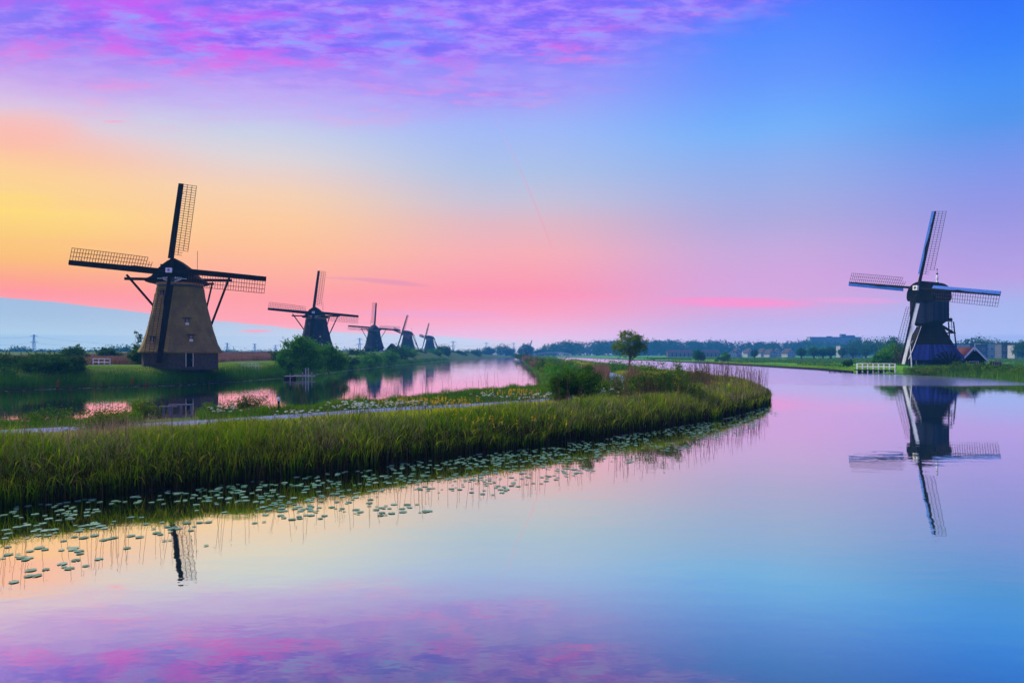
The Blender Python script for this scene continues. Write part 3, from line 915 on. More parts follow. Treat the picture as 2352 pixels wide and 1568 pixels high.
o = blades('brown_reed_field', 'brownreed', np.column_stack([P1, zz1 - 0.3]), 1.3 + 0.55 * rng.random(len(P1)) + 0.25 * vnoise(P1, 0.1, 12), 0.07 * (P1[:, 1] / 120), rng.uniform(0.03, 0.25, len(P1)), np.clip(0.7 * vnoise(P1, 0.12, 14) + 0.4 * rng.random(len(P1)), 0, 1))
tag(o, 'pinkish brown reed field behind the big mill', None, None, 'stuff')

# right bank: grass edge and brown reeds at the far right corner
P1 = scatter(60, 130, 92, 320, 22, yref=120, power=1.8)
z1, _, _, sr1 = height(P1)
k = (sr1 > 0.1) & (sr1 < 6) & (np.hypot(P1[:, 0] - MILL_R[0], P1[:, 1] - MILL_R[1]) > 8)
P1, z1 = P1[k], z1[k]
o = blades('canal_bank_grass', 'grass', np.column_stack([P1, z1]), 0.15 + 0.35 * rng.random(len(P1)), 0.05 * (P1[:, 1] / 120), rng.uniform(0.1, 0.5, len(P1)), np.clip(0.5 * rng.random(len(P1)) + 0.4 * vnoise(P1, 0.1, 16), 0, 1))
tag(o, 'bright green grass edge of the right canal bank', None, None, 'stuff')
P1 = scatter(70, 108, 94, 146, 60, yref=110, power=1.5)
z1, _, _, sr1 = height(P1)
pxx = CX + P1[:, 0] / P1[:, 1] * F
k = (sr1 > -0.5) & (sr1 < 9) & (((pxx > 2275) & (rng.random(len(P1)) < 0.9)) | ((pxx > 2100) & (pxx < 2190) & (sr1 < 5)) | (sr1 < 1.3) & (pxx > 2075))
P1, z1, pxx = P1[k], z1[k], pxx[k]
o = blades('canal_reeds', 'bankreed', np.column_stack([P1, np.maximum(z1, 0)]), 0.9 + 0.8 * rng.random(len(P1)), 0.035 * (P1[:, 1] / 110), rng.uniform(0.05, 0.3, len(P1)), np.clip(0.1 + 0.9 * rng.random(len(P1)), 0, 1))
tag(o, 'olive and brown reeds on the canal bank before the dark mill', None, None, 'stuff')

# ------------------------------------------------------------------ foliage builders


def leaf_cloud(n, lobes, leaf, flat=0.6, clumps=60, spread=0.16, shell=0.55, jag=0.12, seed=1):
    """leaf quads gathered in clumps inside a set of ellipsoids (cx,cy,cz,rx,ry,rz)"""
    r = np.random.default_rng(seed)
    vol = np.array([l[3] * l[4] * l[5] for l in lobes]) ** 0.75
    li = r.choice(len(lobes), clumps, p=vol / vol.sum())
    L = np.array(lobes)[li]
    d = r.normal(size=(clumps, 3))
    d /= np.linalg.norm(d, axis=1)[:, None]
    rad = shell + (1 - shell) * r.random(clumps) ** 0.6
    rad *= 1 - jag + 2 * jag * r.random(clumps)
    C = L[:, :3] + d * L[:, 3:] * rad[:, None] * 0.92
    size = spread * L[:, 3:].mean(1) * r.uniform(0.7, 1.4, clumps)
    ci = r.integers(0, clumps, n)
    P = C[ci] + r.normal(size=(n, 3)) * size[ci][:, None] * np.array([1, 1, flat])
    a = r.normal(size=(n, 3))
    a /= np.linalg.norm(a, axis=1)[:, None]
    b = np.cross(a, r.normal(size=(n, 3)))
    b /= np.linalg.norm(b, axis=1)[:, None]
    s = leaf * r.uniform(0.6, 1.4, n)[:, None]
    V = np.stack([P - a * s, P + b * s * 0.42, P + a * s, P - b * s * 0.42], 1).reshape(-1, 3)
    Q = np.arange(n * 4).reshape(n, 4)
    ct = r.random(clumps)
    tint = np.repeat(np.clip(0.55 * ct[ci] + 0.5 * r.random(n) - 0.03, 0, 1), 4)
    return V, Q, tint, C


def limbs(mb, base, C, r0, n, seed, start=0.35):
    r = random.Random(seed)
    for i in r.sample(range(len(C)), min(n, len(C))):
        e = Vector(C[i])
        t = r.uniform(start, 0.9)
        s = Vector(base[0]).lerp(Vector(base[1]), t)
        mid = s.lerp(e, 0.55) + Vector((r.uniform(-.1, .1), r.uniform(-.1, .1), 0.10)) * (e - s).length
        rr = r0 * (1 - 0.6 * t)
        mb.tube([s, mid, e], [rr * 0.55, rr * 0.36, rr * 0.10], 5)


def plant(name, label, cat, loc, lobes, n, leaf, mat='bush', trunk=None, clumps=60, spread=0.16, shell=0.55, jag=0.12, flat=0.6, seed=1, rz=0.0, group=None, nl=10, crown='foliage', stem='stem', zmin=0.0):
    """tree or bush: an empty with a stem/trunk part and a leaf part; trunk = (radius, height of the fork, lean)"""
    t = thing(name, label, cat, loc, rz, group)
    V, Q, tint, C = leaf_cloud(n, lobes, leaf, flat, clumps, spread, shell, jag, seed)
    V[:, 2] = np.maximum(V[:, 2], zmin + 0.02 * rng.random(len(V)))
    link(crown, np_mesh(crown, V, quads=Q, tint=tint, mat=mat), None, t)
    if trunk:
        r0, hf, lean = trunk
        mb = MB()
        mb.tube([(0, 0, -0.3), (lean * 0.15, 0, hf * 0.35), (lean * 0.5, 0, hf * 0.7), (lean, 0, hf)], [r0 * 1.25, r0, r0 * 0.85, r0 * 0.55], 8)
        limbs(mb, ((0, 0, hf * 0.15), (lean, 0, hf)), C, r0, nl, seed)
        mb.build(stem, 'bark', t)
    return t


def bush(label, px, Y, w, h, n, leaf, mat='bush', seed=1, zb=None, name='bush', cat='bush', group=None, clumps=50, extra=None, jag=0.18, spread=0.2, depth=0.8):
    x = at(px, Y)
    zb = hz(x, Y) if zb is None else zb
    lobes = [(0, 0, h * 0.48, w * 0.42, w * 0.42 * depth, h * 0.46)] + [(w * random.Random(seed + i).uniform(-.3, .3), w * .2 * random.Random(seed + i + 9).uniform(-1, 1), h * random.Random(seed + i + 3).uniform(.3, .62), w * .25, w * .22, h * .3) for i in range(3)] + (extra or [])
    return plant(name, label, cat, (x, Y, zb), lobes, n, leaf, mat, (0.04 + 0.02 * h, h * 0.45, 0.1), clumps, spread, 0.4, jag, 0.9, seed, group=group, nl=7)


# ------------------------------------------------------------------ windmill sails


def bar_mesh(w):
    return MB().bar((0, 0, 0), (w, 0, 0), 0.065, 0.05).mesh('lattice_bar')


def make_sail(parent, hub, tilt, ang, Rl, w_lat, r_in, step, board_w, mat_stock, mat_board, mat_lat, detail, r_board, bar_me=None, pre=None, tw=(R(24), R(4)), thick=1.0):
    """one sail: stock (the part itself) with wind board, lattice bars, lattice laths"""
    M = (pre or Matrix.Identity(4)) @ Matrix.Translation(hub) @ Matrix.Rotation(-tilt, 4, 'X') @ Matrix.Rotation(ang, 4, 'Y')
    st = MB().bar((0, 0, 0.0), (0, 0, Rl), 0.42 * thick, 0.34 * thick, 0.24 * thick, 0.18 * thick, up=(0, 1, 0))
    s = st.build('sail', mat_stock, parent)
    s.matrix_local = M

    def twist(r):
        t = (r - r_in) / (Rl - r_in)
        return tw[0] + (tw[1] - tw[0]) * max(0, min(1, t)) ** 0.7

    rr, k = r_board, 0
    ring = []
    nb = 9
    for i in range(nb):
        r = r_board + (Rl - r_board) * i / (nb - 1)
        a = twist(r) * 0.8
        prof = [(-0.06, -0.10), (-0.06, 0.08), (-0.35, 0.09), (-0.8, 0.07), (-1.0, 0.02), (-0.98, -0.04), (-0.6, -0.09)]
        q = []
        for x, y in prof:
            x *= board_w * (0.86 + 0.14 * (1 - i / (nb - 1)))
            q.append((x * math.cos(a) + y * math.sin(a) - 0.04, x * math.sin(a) * -1 * -1 * -1 + y * math.cos(a), r))
        ring.append(q)
    MB().rings(ring).build('wind_board', mat_board, s)
    n = int((Rl - r_in) / step)
    bars = []
    for i in range(n + 1):
        r = Rl - 0.06 - i * step
        if r < r_in:
            break
        wl = w_lat if r > r_in + 2.2 * step else w_lat * 0.62
        bars.append((r, twist(r), wl))
    bt = 0.05 * thick
    if detail:
        for r, a, wl in bars:
            o = link('lattice_bar', bar_me[0] if wl == w_lat else bar_me[1], mat_lat, s)
            o.location = (0.08, 0, r)
            o.rotation_euler = (0, 0, a)
        for j in (1, 2, 3):
            f = j / 3
            mb = MB()
            seq = [b for b in bars if b[2] >= w_lat * f - 0.001] if j < 3 else [b for b in bars if b[2] == w_lat]
            sub = seq[::4] + [seq[-1]]
            for (r0, a0, _), (r1, a1, _) in zip(sub, sub[1:]):
                mb.bar((0.08 + w_lat * f * math.cos(a0), w_lat * f * math.sin(a0) - 0.05, r0 + 0.03), (0.08 + w_lat * f * math.cos(a1), w_lat * f * math.sin(a1) - 0.05, r1 - 0.03), 0.065, 0.045, up=(0, 1, 0))
            mb.build('lattice_lath', mat_lat, s)
    else:
        mb = MB()
        for r, a, wl in bars:
            mb.bar((0.08, 0, r), (0.08 + wl * math.cos(a), wl * math.sin(a), r), bt, bt)
        for j in (1, 2, 3):
            f = j / 3
            seq = bars[::5] + [bars[-1]]
            for (r0, a0, _), (r1, a1, _) in zip(seq, seq[1:]):
                mb.bar((0.08 + w_lat * f * math.cos(a0), w_lat * f * math.sin(a0), r0), (0.08 + w_lat * f * math.cos(a1), w_lat * f * math.sin(a1), r1), bt, bt, up=(0, 1, 0))
        lo = mb.build('lattice', mat_lat, s)
        lo['kind'] = 'stuff'
    # rope-bound sail cloth rolled along the stock
    mb = MB()
    mb.tube([(0.05, -0.25, r_in * 0.6), (0.14, -0.27, Rl * 0.35), (-0.28, -0.24, Rl * 0.52), (-0.10, -0.22, Rl * 0.66)], [0.05, 0.10, 0.09, 0.03], 6)
    mb.tube([(-0.3, -0.2, Rl * 0.80), (0.10, -0.22, Rl * 0.865), (0.35, -0.12, Rl * 0.90)], [0.03, 0.045, 0.02], 5)
    mb.build('sail_rope', mat_stock, s)
    return s


def octo(rad, z, rot=0.0, sub=4, round_=0.0):
    """octagon ring with flat sides, vertices counted from the front (-y)"""
    ring = []
    for k in range(8):
        a0, a1 = rot + R(45) * k, rot + R(45) * (k + 1)
        p0, p1 = (math.sin(a0) * rad, -math.cos(a0) * rad), (math.sin(a1) * rad, -math.cos(a1) * rad)
        for j in range(sub):
            t = j / sub
            x, y = p0[0] + (p1[0] - p0[0]) * t, p0[1] + (p1[1] - p0[1]) * t
            ring.append((x, y, z))
    return ring


def thatched_mill(label, loc, yaw, ang, sc=1.0, body_rot=R(-16), mat='thatch', detail=False, tilt=R(12), lat_sc=1.0, star='white', thick=1.0, lat_mat='lattice', windows=True, sail_mat='sail_wood', Rl=13.6):
    """octagonal thatched mill; local front is -y; the cap, sails and tail turn by yaw while the tower stays"""
    T = thing('windmill', label, 'windmill', loc, 0.0, 'windmills along the canals')
    T.scale = (sc, sc, sc)
    br = body_rot
    cy = Matrix.Rotation(yaw, 4, 'Z')

    def part(mb, name, m, turn=True, smooth=False):
        o = mb.build(name, m, T, smooth)
        if turn:
            o.matrix_local = cy
        return o

    basem = MB().rings([octo(5.28, -0.5, br, 1), octo(5.22, 1.95, br, 1)])
    part(basem, 'base_wall', 'black_wood' if mat != 'thatch' else plain('brown_tarred_boards', (0.050, 0.043, 0.030), (0.075, 0.064, 0.044), 2.5, 0.9, 0.3, 20, spec=0.05), False)
    prof = [(1.93, 5.4), (1.86, 5.75), (2.05, 5.86), (2.5, 5.58), (3.2, 5.22), (4.05, 4.96), (5.2, 4.60), (6.95, 4.18), (8.0, 3.92), (8.9, 3.70), (10.0, 3.48), (10.9, 3.36), (11.35, 3.30), (11.35, 2.6)]
    part(MB().rings([octo(r, z, br) for z, r in prof]), 'thatch', mat, False)
    part(MB().rings([octo(3.22, 11.34, br, 1), octo(3.22, 11.72, br, 1)]), 'curb_boards', 'dark_green', False)
    part(MB().lathe([(3.12, 11.71), (3.14, 11.76), (3.14, 12.05), (3.0, 12.08)], 32), 'curb_ring', 'orange_ring', False)
    # cap
    sec = [(-3.95, 0.0), (-3.90, 0.28), (-3.05, 0.75), (-2.55, 1.30), (-2.0, 1.95), (-1.35, 2.55), (-0.75, 3.0), (-0.22, 3.30), (0.0, 3.36)]
    sec = sec + [(-x, z) for x, z in sec[-2::-1]]
    ys_ = [(-3.55, 0.93, 0.97), (-3.0, 0.97, 1.0), (-1.0, 1.0, 0.99), (1.0, 0.96, 0.93), (2.4, 0.84, 0.82), (3.4, 0.66, 0.68), (4.2, 0.40, 0.48), (4.6, 0.2, 0.3)]
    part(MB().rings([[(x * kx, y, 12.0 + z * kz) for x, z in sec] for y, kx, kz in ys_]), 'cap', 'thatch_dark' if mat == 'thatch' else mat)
    part(MB().box(-3.3, 3.3, -3.62, -3.57, 12.02, 12.5).box(-1.6, 1.6, -3.62, -3.57, 12.5, 14.4), 'cap_front', 'black_wood')
    # beam ends, tail with struts behind
    def strut(name, a, b_, w):
        part(MB().bar(a, b_, w, w), name, 'sail_wood')
    strut('tail_beam', (-7.3, -0.6, 12.55), (7.3, -0.6, 12.55), 0.38)
    strut('tail_beam', (-3.9, 3.0, 12.35), (3.9, 3.0, 12.35), 0.30)
    strut('tail_pole', (0, 4.0, 12.6), (0, 9.6, 0.7), 0.42)
    for s in (-1, 1):
        strut('tail_strut', (s * 7.0, -0.7, 13.1), (s * 0.25, 9.3, 1.5), 0.24)
        strut('tail_strut', (s * 3.7, 3.1, 12.6), (s * 0.2, 8.6, 3.2), 0.2)
    part(MB().tube([(1.7, 2.4, 13.6), (1.75, 2.4, 17.2)], 0.035 * thick, 5), 'lightning_rod', 'lattice')
    # shaft, poll end with star, beard board
    hub = Vector((0, -4.75, 13.30))
    ax = Vector((0, -math.cos(tilt), math.sin(tilt)))
    part(MB().tube([hub - ax * 1.6, hub + ax * 0.35], 0.34, 12), 'wind_shaft', 'black_wood')
    pe = MB().bar(hub + ax * 0.30, hub + ax * 0.62, 0.78, 0.62)
    pe = part(pe, 'poll_end', star)
    stm = MB()
    c0 = hub + ax * 0.64
    for k in range(8):
        a = k * math.pi / 4
        d = Vector((math.sin(a), math.sin(tilt) * math.cos(a), math.cos(a) * math.cos(tilt)))
        stm.bar(c0, c0 + d * 0.24, 0.07, 0.02, 0.03, 0.02, up=tuple(ax))
    stm.bar(c0 - ax * 0.01, c0 + ax * 0.03, 0.18, 0.18)
    stm.build('star', 'red', pe)
    bm = MB()
    for s in (-1, 1):
        for j in range(5):
            x0, x1 = s * (0.28 + j * 0.24), s * (0.28 + (j + 1) * 0.24 - 0.03)
            top = 12.62 - 0.02 * j
            bot = 11.85 + 0.055 * j * j * 0.6
            bm.add([(x0, -3.75, bot), (x1, -3.75, bot + 0.10), (x1, -3.75, top), (x0, -3.75, top + 0.05), (x0, -3.68, bot), (x1, -3.68, bot + 0.10), (x1, -3.68, top), (x0, -3.68, top + 0.05)],
                   [(0, 1, 2, 3), (7, 6, 5, 4), (0, 4, 5, 1), (3, 2, 6, 7), (1, 5, 6, 2), (0, 3, 7, 4)])
    bm.box(-0.32, 0.32, -3.74, -3.69, 11.9, 12.6)
    bo = part(bm, 'beard', 'dark_green')
    bw = MB()
    for s in (-1, 1):
        bw.bar((s * 0.3, -3.78, 12.40), (s * 1.95, -3.78, 12.36), 0.05, 0.07)
        for j in range(4):
            bw.bar((s * (0.42 + j * 0.24), -3.78, 12.44), (s * (0.46 + j * 0.24), -3.78, 12.66 - 0.03 * j), 0.09, 0.04)
            bw.lathe([(0.05, -0.05), (0.10, 0.0), (0.05, 0.05)], 6, (s * (0.42 + j * 0.22), -3.79, 12.06 + 0.06 * j))
        bw.bar((s * 0.3, -3.78, 11.93), (s * 1.2, -3.78, 12.25), 0.05, 0.05)
    o = bw.build('beard_carving', 'white', bo)
    # windows and door on the facet turned to the canal
    if windows:
        fa = br + R(22.5)

        def on_facet(z, off, facet=0, rad=None):
            a = fa + R(45) * facet
            rr = (rad if rad else np.interp(z, [q[0] for q in prof[2:13]], [q[1] for q in prof[2:13]])) * math.cos(R(22.5)) + 0.02
            nrm, tg = Vector((math.sin(a), -math.cos(a), 0)), Vector((math.cos(a), math.sin(a), 0))
            return nrm * rr + tg * off + Vector((0, 0, z)), a

        def place(o, p, a):
            o.matrix_local = Matrix.Translation(p) @ Matrix.Rotation(a, 4, 'Z')
            return o
        for z, off, fc in ((6.3, 0.42, 0), (3.95, 0.85, 0), (10.2, -0.35, -1), (3.7, -0.75, -1)):
            p, a = on_facet(z, off, fc)
            wdw = MB().box(-0.26, 0.26, -0.10, 0.45, -0.48, -0.42).box(-0.26, 0.26, -0.10, 0.45, 0.42, 0.48).box(-0.26, -0.20, -0.10, 0.45, -0.42, 0.42).box(0.20, 0.26, -0.10, 0.45, -0.42, 0.42)
            wdw.box(-0.6, 0.6, -0.16, 0.4, 0.49, 0.55)
            wo_ = place(wdw.build('window', 'black_wood', T), p, a)
            MB().box(-0.195, 0.195, -0.06, 0.0, -0.1, 0.42).build('pane', 'glass', wo_)
            MB().box(-0.24, 0.24, -0.14, 0.0, -0.46, -0.12).build('sill', 'cream' if fc == 0 else 'orange_ring', wo_)  # left facet sills coloured orange for the warm light falling on them
        p, a = on_facet(0.0, 0.62, 0, 5.22)
        do = place(MB().box(-0.40, 0.40, -0.06, 0.1, -0.05, 1.82).build('door', 'black_wood', T), p, a)
        MB().box(-0.50, -0.41, -0.10, 0.1, -0.05, 1.90).box(0.41, 0.50, -0.10, 0.1, -0.05, 1.90).build('door_frame', 'cream', do)
        MB().box(0.25, 0.31, -0.11, -0.06, 0.85, 0.95).build('handle', 'steel', do)
    # sails
    bme = [bar_mesh(1.78 * lat_sc), bar_mesh(1.78 * lat_sc * 0.62)] if detail else None
    for k in range(4):
        s = make_sail(T, hub + ax * (0.10 if k % 2 else -0.18), tilt, ang + k * R(90), Rl, 1.78 * lat_sc, 2.3, 0.355 if detail else 0.5, 0.62, sail_mat, sail_mat, lat_mat, detail, 1.9, bme, pre=cy, thick=thick)
    return T


# the big brown mill on the left dyke
m1 = thatched_mill('big brown thatched windmill with a cream framed door standing closest on the left dyke', (at(414, 100), 100.0, 2.42), R(10), R(5.0), 1.0, R(10), 'thatch', True, tilt=R(8), Rl=12.9)
# its neighbours along the river
m2 = thatched_mill('dark thatched windmill rising behind the large willow bush by the jetty', (at(726, 227), 227.0, 3.4), R(7), R(5.5), 1.06, R(5), 'thatch_dim', False, thick=1.25, lat_sc=1.05)
m3 = thatched_mill('thatched windmill turned away with its tail struts facing the river', (at(859, 368), 368.0, 5.1), R(190), R(-4.0), 0.98, R(0), 'thatch_dim', False, thick=1.7, lat_sc=1.0, Rl=14.2)
m4 = thatched_mill('small hazy windmill seen side on with one sail leaning right', (at(936, 490), 490.0, 5.5), R(-52), R(12.0), 1.0, R(5), 'thatch_dim', False, thick=2.0, windows=False)
m5 = thatched_mill('farthest small windmill of the left row beside the round tree', (at(987, 620), 620.0, 5.4), R(-60), R(8.0), 1.0, R(-5), 'thatch_dim', False, thick=2.2, windows=False)

# ------------------------------------------------------------------ the dark hollow-post mill on the right


def hollow_post_mill(label, loc, phi, phi_base):
    T = thing('windmill', label, 'windmill', loc, 0.0, 'windmills along the canals')
    CY, CB = Matrix.Rotation(-phi, 4, 'Z'), Matrix.Rotation(-phi_base, 4, 'Z')

    def part(mb, name, m, mat4=CY, smooth=False):
        o = mb.build(name, m, T, smooth)
        o.matrix_local = mat4
        return o

    def sq(w, z, dx=0.0, dy=0.0, d=None):
        d = w if d is None else d
        return [(-w / 2 + dx, -d / 2 + dy, z), (w / 2 + dx, -d / 2 + dy, z), (w / 2 + dx, d / 2 + dy, z), (-w / 2 + dx, d / 2 + dy, z)]
    # pyramid base: low walls, thatched slopes, tapering to the collar
    part(MB().rings([sq(9.6, -0.6), sq(9.6, 1.9)]), 'base_wall', 'black_wood', CB)
    part(MB().rings([sq(10.3, 1.75), sq(10.4, 1.9), sq(7.4, 4.6), sq(4.1, 8.7), sq(3.9, 8.75)]), 'thatched_slope', 'thatch_dark', CB)
    part(MB().rings([octo(1.9, 8.7, R(22.5), 1), octo(1.9, 9.6, R(22.5), 1)]), 'collar', 'black_wood', CB)
    # boarded skirt above the scoop wheel, board by board
    nb = 17
    for i in range(nb):
        f0, f1 = i / nb, (i + 1) / nb
        xt = lambda f: -3.75 + 7.5 * f
        xb = lambda f: -5.35 + 10.7 * f
        g_ = 0.03
        dy = 0.05 * (i % 2) + 0.02 * ((i * 7) % 3)
        vs = []
        for (x0, x1, y, z) in ((xb(f0) + g_, xb(f1) - g_, -5.62 - dy, 1.35), (xt(f0) + g_, xt(f1) - g_, -3.86 - dy, 4.62)):
            vs += [(x0, y, z), (x1, y, z), (x1, y + 0.10, z + 0.03), (x0, y + 0.10, z + 0.03)]
        part(MB().add(vs, [(3, 2, 1, 0), (4, 5, 6, 7), (0, 1, 5, 4), (1, 2, 6, 5), (2, 3, 7, 6), (3, 0, 4, 7)]), 'skirt_board', 'skirt', CB)
    part(MB().rings([sq(10.5, -0.3, 0, -5.0, 1.0), sq(10.5, 1.30, 0, -5.0, 1.0)]), 'wheel_house_wall', 'navy', CB)
    e = MB()
    for (a, b_) in (((-2.12, -2.12, 8.7), (-3.82, -3.82, 4.62)), ((-3.82, -3.95, 4.62), (-5.4, -5.55, 1.5))):
        e.bar(a, b_, 0.07, 0.07)
    part(e, 'corner_lath', 'white', CB)
    part(MB().bar((-4.0, -1.35, 4.9), (-3.55, -1.35, 5.6), 0.10, 0.2), 'slope_window', 'white', CB)
    part(MB().box(-4.90, -4.78, -2.3, -1.2, -0.2, 1.6), 'door', 'navy', CB)
    # scoop wheel
    WC = Vector((1.7, -6.05, 0.15))
    rim = []
    for k in range(33):
        a = k / 32 * 2 * math.pi
        rim.append((WC.x + 2.35 * math.cos(a), WC.y, WC.z + 2.35 * math.sin(a)))
    wh = part(MB().tube(rim, 0.07, 5).tube([WC - Vector((0, .5, 0)), WC + Vector((0, .6, 0))], 0.22, 10), 'scoop_wheel', 'black_wood', CB)
    for k in range(20):
        a = k / 20 * 2 * math.pi + 0.05
        d = Vector((math.cos(a), 0, math.sin(a)))
        t = Vector((-math.sin(a), 0, math.cos(a)))
        MB().bar(WC + d * 0.5 - t * 0.5, WC + d * 3.1, 0.24, 0.55, up=(0, 1, 0)).build('paddle', 'black_wood', wh)
    # the turning buck
    W2, D2 = 5.1, 6.0
    part(MB().rings([sq(3.1, 8.75, 0, -0.4, 3.6), sq(4.6, 9.75, 0, -0.3, 5.2), sq(4.75, 10.0, 0, -0.2, 5.4)]), 'buck_floor', 'black_wood')
    for s in (-1, 1):
        for j in range(9):
            y0 = -D2 / 2 + j * D2 / 9
            part(MB().box(*((W2 / 2 - 0.10, W2 / 2) if s > 0 else (-W2 / 2, -W2 / 2 + 0.10)), y0 + 0.01, y0 + D2 / 9 - 0.01, 9.85, 15.35), 'wall_board', 'navy')
    for j in range(8):
        x0 = -W2 / 2 + 0.1 + j * (W2 - 0.2) / 8
        part(MB().box(x0 + 0.01, x0 + (W2 - 0.2) / 8 - 0.01, -D2 / 2, -D2 / 2 + 0.10, 9.3 + 0.12 * abs(j - 3.5), 15.35), 'front_board', 'navy')
    part(MB().box(-W2 / 2 + 0.1, W2 / 2 - 0.1, D2 / 2 - 0.10, D2 / 2, 9.85, 15.35), 'back_wall', 'navy')
    part(MB().box(-W2 / 2 + 0.12, W2 / 2 - 0.12, -D2 / 2 + 0.12, D2 / 2 - 0.12, 9.9, 15.3), 'inner_frame', 'black_wood')
    # round roof with overhang
    arc = []
    for k in range(13):
        t = math.pi * k / 12
        arc.append((-math.cos(t) * (W2 / 2 + 0.42), 15.15 + math.sin(t) ** 0.8 * 3.35))
    lower = [(W2 / 2 + 0.30, 14.55), (W2 / 2 + 0.05, 14.3), (-W2 / 2 - 0.05, 14.3), (-W2 / 2 - 0.30, 14.55)]
    secn = arc + lower
    part(MB().rings([[(x, y, z) for x, z in secn] for y in (-D2 / 2 - 0.55, D2 / 2 + 0.25)]), 'roof', 'black_wood')
    part(MB().box(-0.22, 0.22, -D2 / 2 - 0.6, D2 / 2 + 0.3, 18.42, 18.60), 'ridge_cap', 'black_wood')
    part(MB().lathe([(0.02, 0.0), (0.26, 0.02), (0.20, 0.25), (0.13, 0.4), (0.24, 0.75), (0.27, 1.05), (0.16, 1.5), (0.10, 1.75)], 12, (0, D2 / 2 - 0.1, 18.58)), 'finial', 'white')
    part(MB().lathe([(0.05, 0), (0.2, 0.08), (0.2, 0.25), (0.05, 0.4), (0.03, 1.0), (0.12, 1.1), (0.12, 1.25), (0.02, 1.35)], 10, (0, D2 / 2 - 0.1, 20.3)), 'finial_ball', 'black_wood')
    # tail: gallery, tail beam, stair and trestle
    part(MB().box(-1.0, 1.0, D2 / 2 + 0.02, 7.0, 9.95, 10.1).box(-1.0, -0.9, 3.0, 7.0, 10.1, 10.65).box(0.9, 1.0, 3.0, 7.0, 10.1, 10.65).box(-0.9, 0.9, 6.9, 7.0, 10.1, 10.65), 'gallery', 'black_wood')
    part(MB().bar((0, 2.0, 9.75), (0, 8.9, 7.55), 0.5, 0.55, 0.36, 0.4), 'tail_beam', 'black_wood')
    part(MB().bar((-0.9, 8.3, 7.4), (0.9, 8.3, 7.4), 0.3, 0.3), 'tail_crossbar', 'black_wood')
    for s in (-1, 1):
        part(MB().bar((s * 0.55, 8.2, 9.9), (s * 0.75, 9.6, 0.2), 0.20, 0.20), 'tail_post', 'black_wood')
    st = part(MB().bar((-0.55, 3.6, 9.1), (-0.55, 8.4, 0.3), 0.30, 0.12).bar((0.55, 3.6, 9.1), (0.55, 8.4, 0.3), 0.30, 0.12), 'stair', 'black_wood')
    for k in range(24):
        t = (k + 0.5) / 24
        y, z = 3.6 + 4.8 * t, 9.1 - 8.8 * t
        MB().box(-0.5, 0.5, y - 0.13, y + 0.13, z - 0.03, z + 0.03).build('step', 'black_wood', st)
    part(MB().tube([(0.1, 8.5, 7.6), (0.1, 8.0, 11.0)], 0.06, 5).bar((-0.5, 8.2, 9.9), (0.6, 8.2, 9.9), 0.06).bar((-0.4, 8.35, 8.8), (0.5, 8.35, 8.8), 0.06), 'capstan_mast', 'black_wood')
    # shaft, poll end, sails
    tilt = R(5.5)
    hub = Vector((0, -D2 / 2 - 1.35, 16.95))
    ax = Vector((0, -math.cos(tilt), math.sin(tilt)))
    part(MB().tube([hub - ax * 1.8, hub + ax * 0.3], 0.42, 12), 'wind_shaft', 'black_wood')
    pe = part(MB().bar(hub + ax * 0.28, hub + ax * 0.95, 0.98, 0.98), 'poll_end', 'white')
    stm = MB()
    c0 = hub + ax * 0.97
    for k in range(8):
        a = k * math.pi / 4
        d = Vector((math.sin(a), math.sin(tilt) * math.cos(a), math.cos(a) * math.cos(tilt)))
        stm.bar(c0, c0 + d * 0.36, 0.10, 0.03, 0.05, 0.03, up=tuple(ax))
    stm.build('star', 'black_wood', pe)
    bme = [bar_mesh(2.2), bar_mesh(2.2 * 0.62)]
    for k in range(4):
        s = make_sail(T, hub + ax * (0.12 if k % 2 else -0.2), tilt, R(9.6) + k * R(90), 16.8, 2.2, 2.9, 0.50, 0.92, 'sail_wood', 'blue_board' if k != 2 else 'white', 'lattice_dark', True, 3.2, bme, pre=CY, thick=1.25)  # three boards take reflected sky blue as their colour, the lowest stays white
    return T


m6 = hollow_post_mill('dark hollow post windmill with blue wind boards standing alone on the right bank', (MILL_R[0], MILL_R[1], 1.5), R(62), R(17))

# tiny mill on the horizon beyond the bridge
m7 = thatched_mill('tiny windmill on the horizon past the long footbridge', (at(1221, 1500), 1500.0, 1.0), R(-50), R(10.0), 1.25, R(0), 'thatch_dim', False, thick=3.4, windows=False)

# ------------------------------------------------------------------ structures near the right mill
Yb = 146.0


def railing(label, pts, z0, h, posts, mat, pw=0.16, mid=1, name='railing', cat='railing', group=None, deck=None, top='rail'):
    """post and rail fence between two world points; every post and rail is a part"""
    (x0, y0), (x1, y1) = pts
    T = thing(name, label, cat, ((x0 + x1) / 2, (y0 + y1) / 2, z0), 0, group)
    ox, oy = (x0 - x1) / 2, (y0 - y1) / 2
    for k in range(posts):
        t = k / (posts - 1)
        MB().bar((ox * (1 - 2 * t), oy * (1 - 2 * t), -0.4 if deck is None else -1.2), (ox * (1 - 2 * t), oy * (1 - 2 * t), h), pw, pw).build('post', mat, T)
    ex = 1.03
    MB().bar((ox * ex, oy * ex - 0.02, h + 0.05), (-ox * ex, -oy * ex - 0.02, h + 0.05), pw * 1.3, pw * 0.6).build(top, mat, T)
    for j in range(mid):
        zz = h * (j + 1) / (mid + 1)
        MB().bar((ox, oy - pw * 0.7, zz), (-ox, -oy - pw * 0.7, zz), pw * 0.5, pw * 0.8).build('rail', mat, T)
    if deck:
        MB().bar((ox * 1.05, oy + 0.8, -0.12), (-ox * 1.05, -oy + 0.8, -0.12), 1.7, 0.2).build('deck', 'black_wood', T)
        MB().bar((ox, oy + 0.2, -0.6), (-ox, -oy + 0.2, -0.6), 0.2, 0.7).build('deck_beam', 'black_wood', T)
    return T


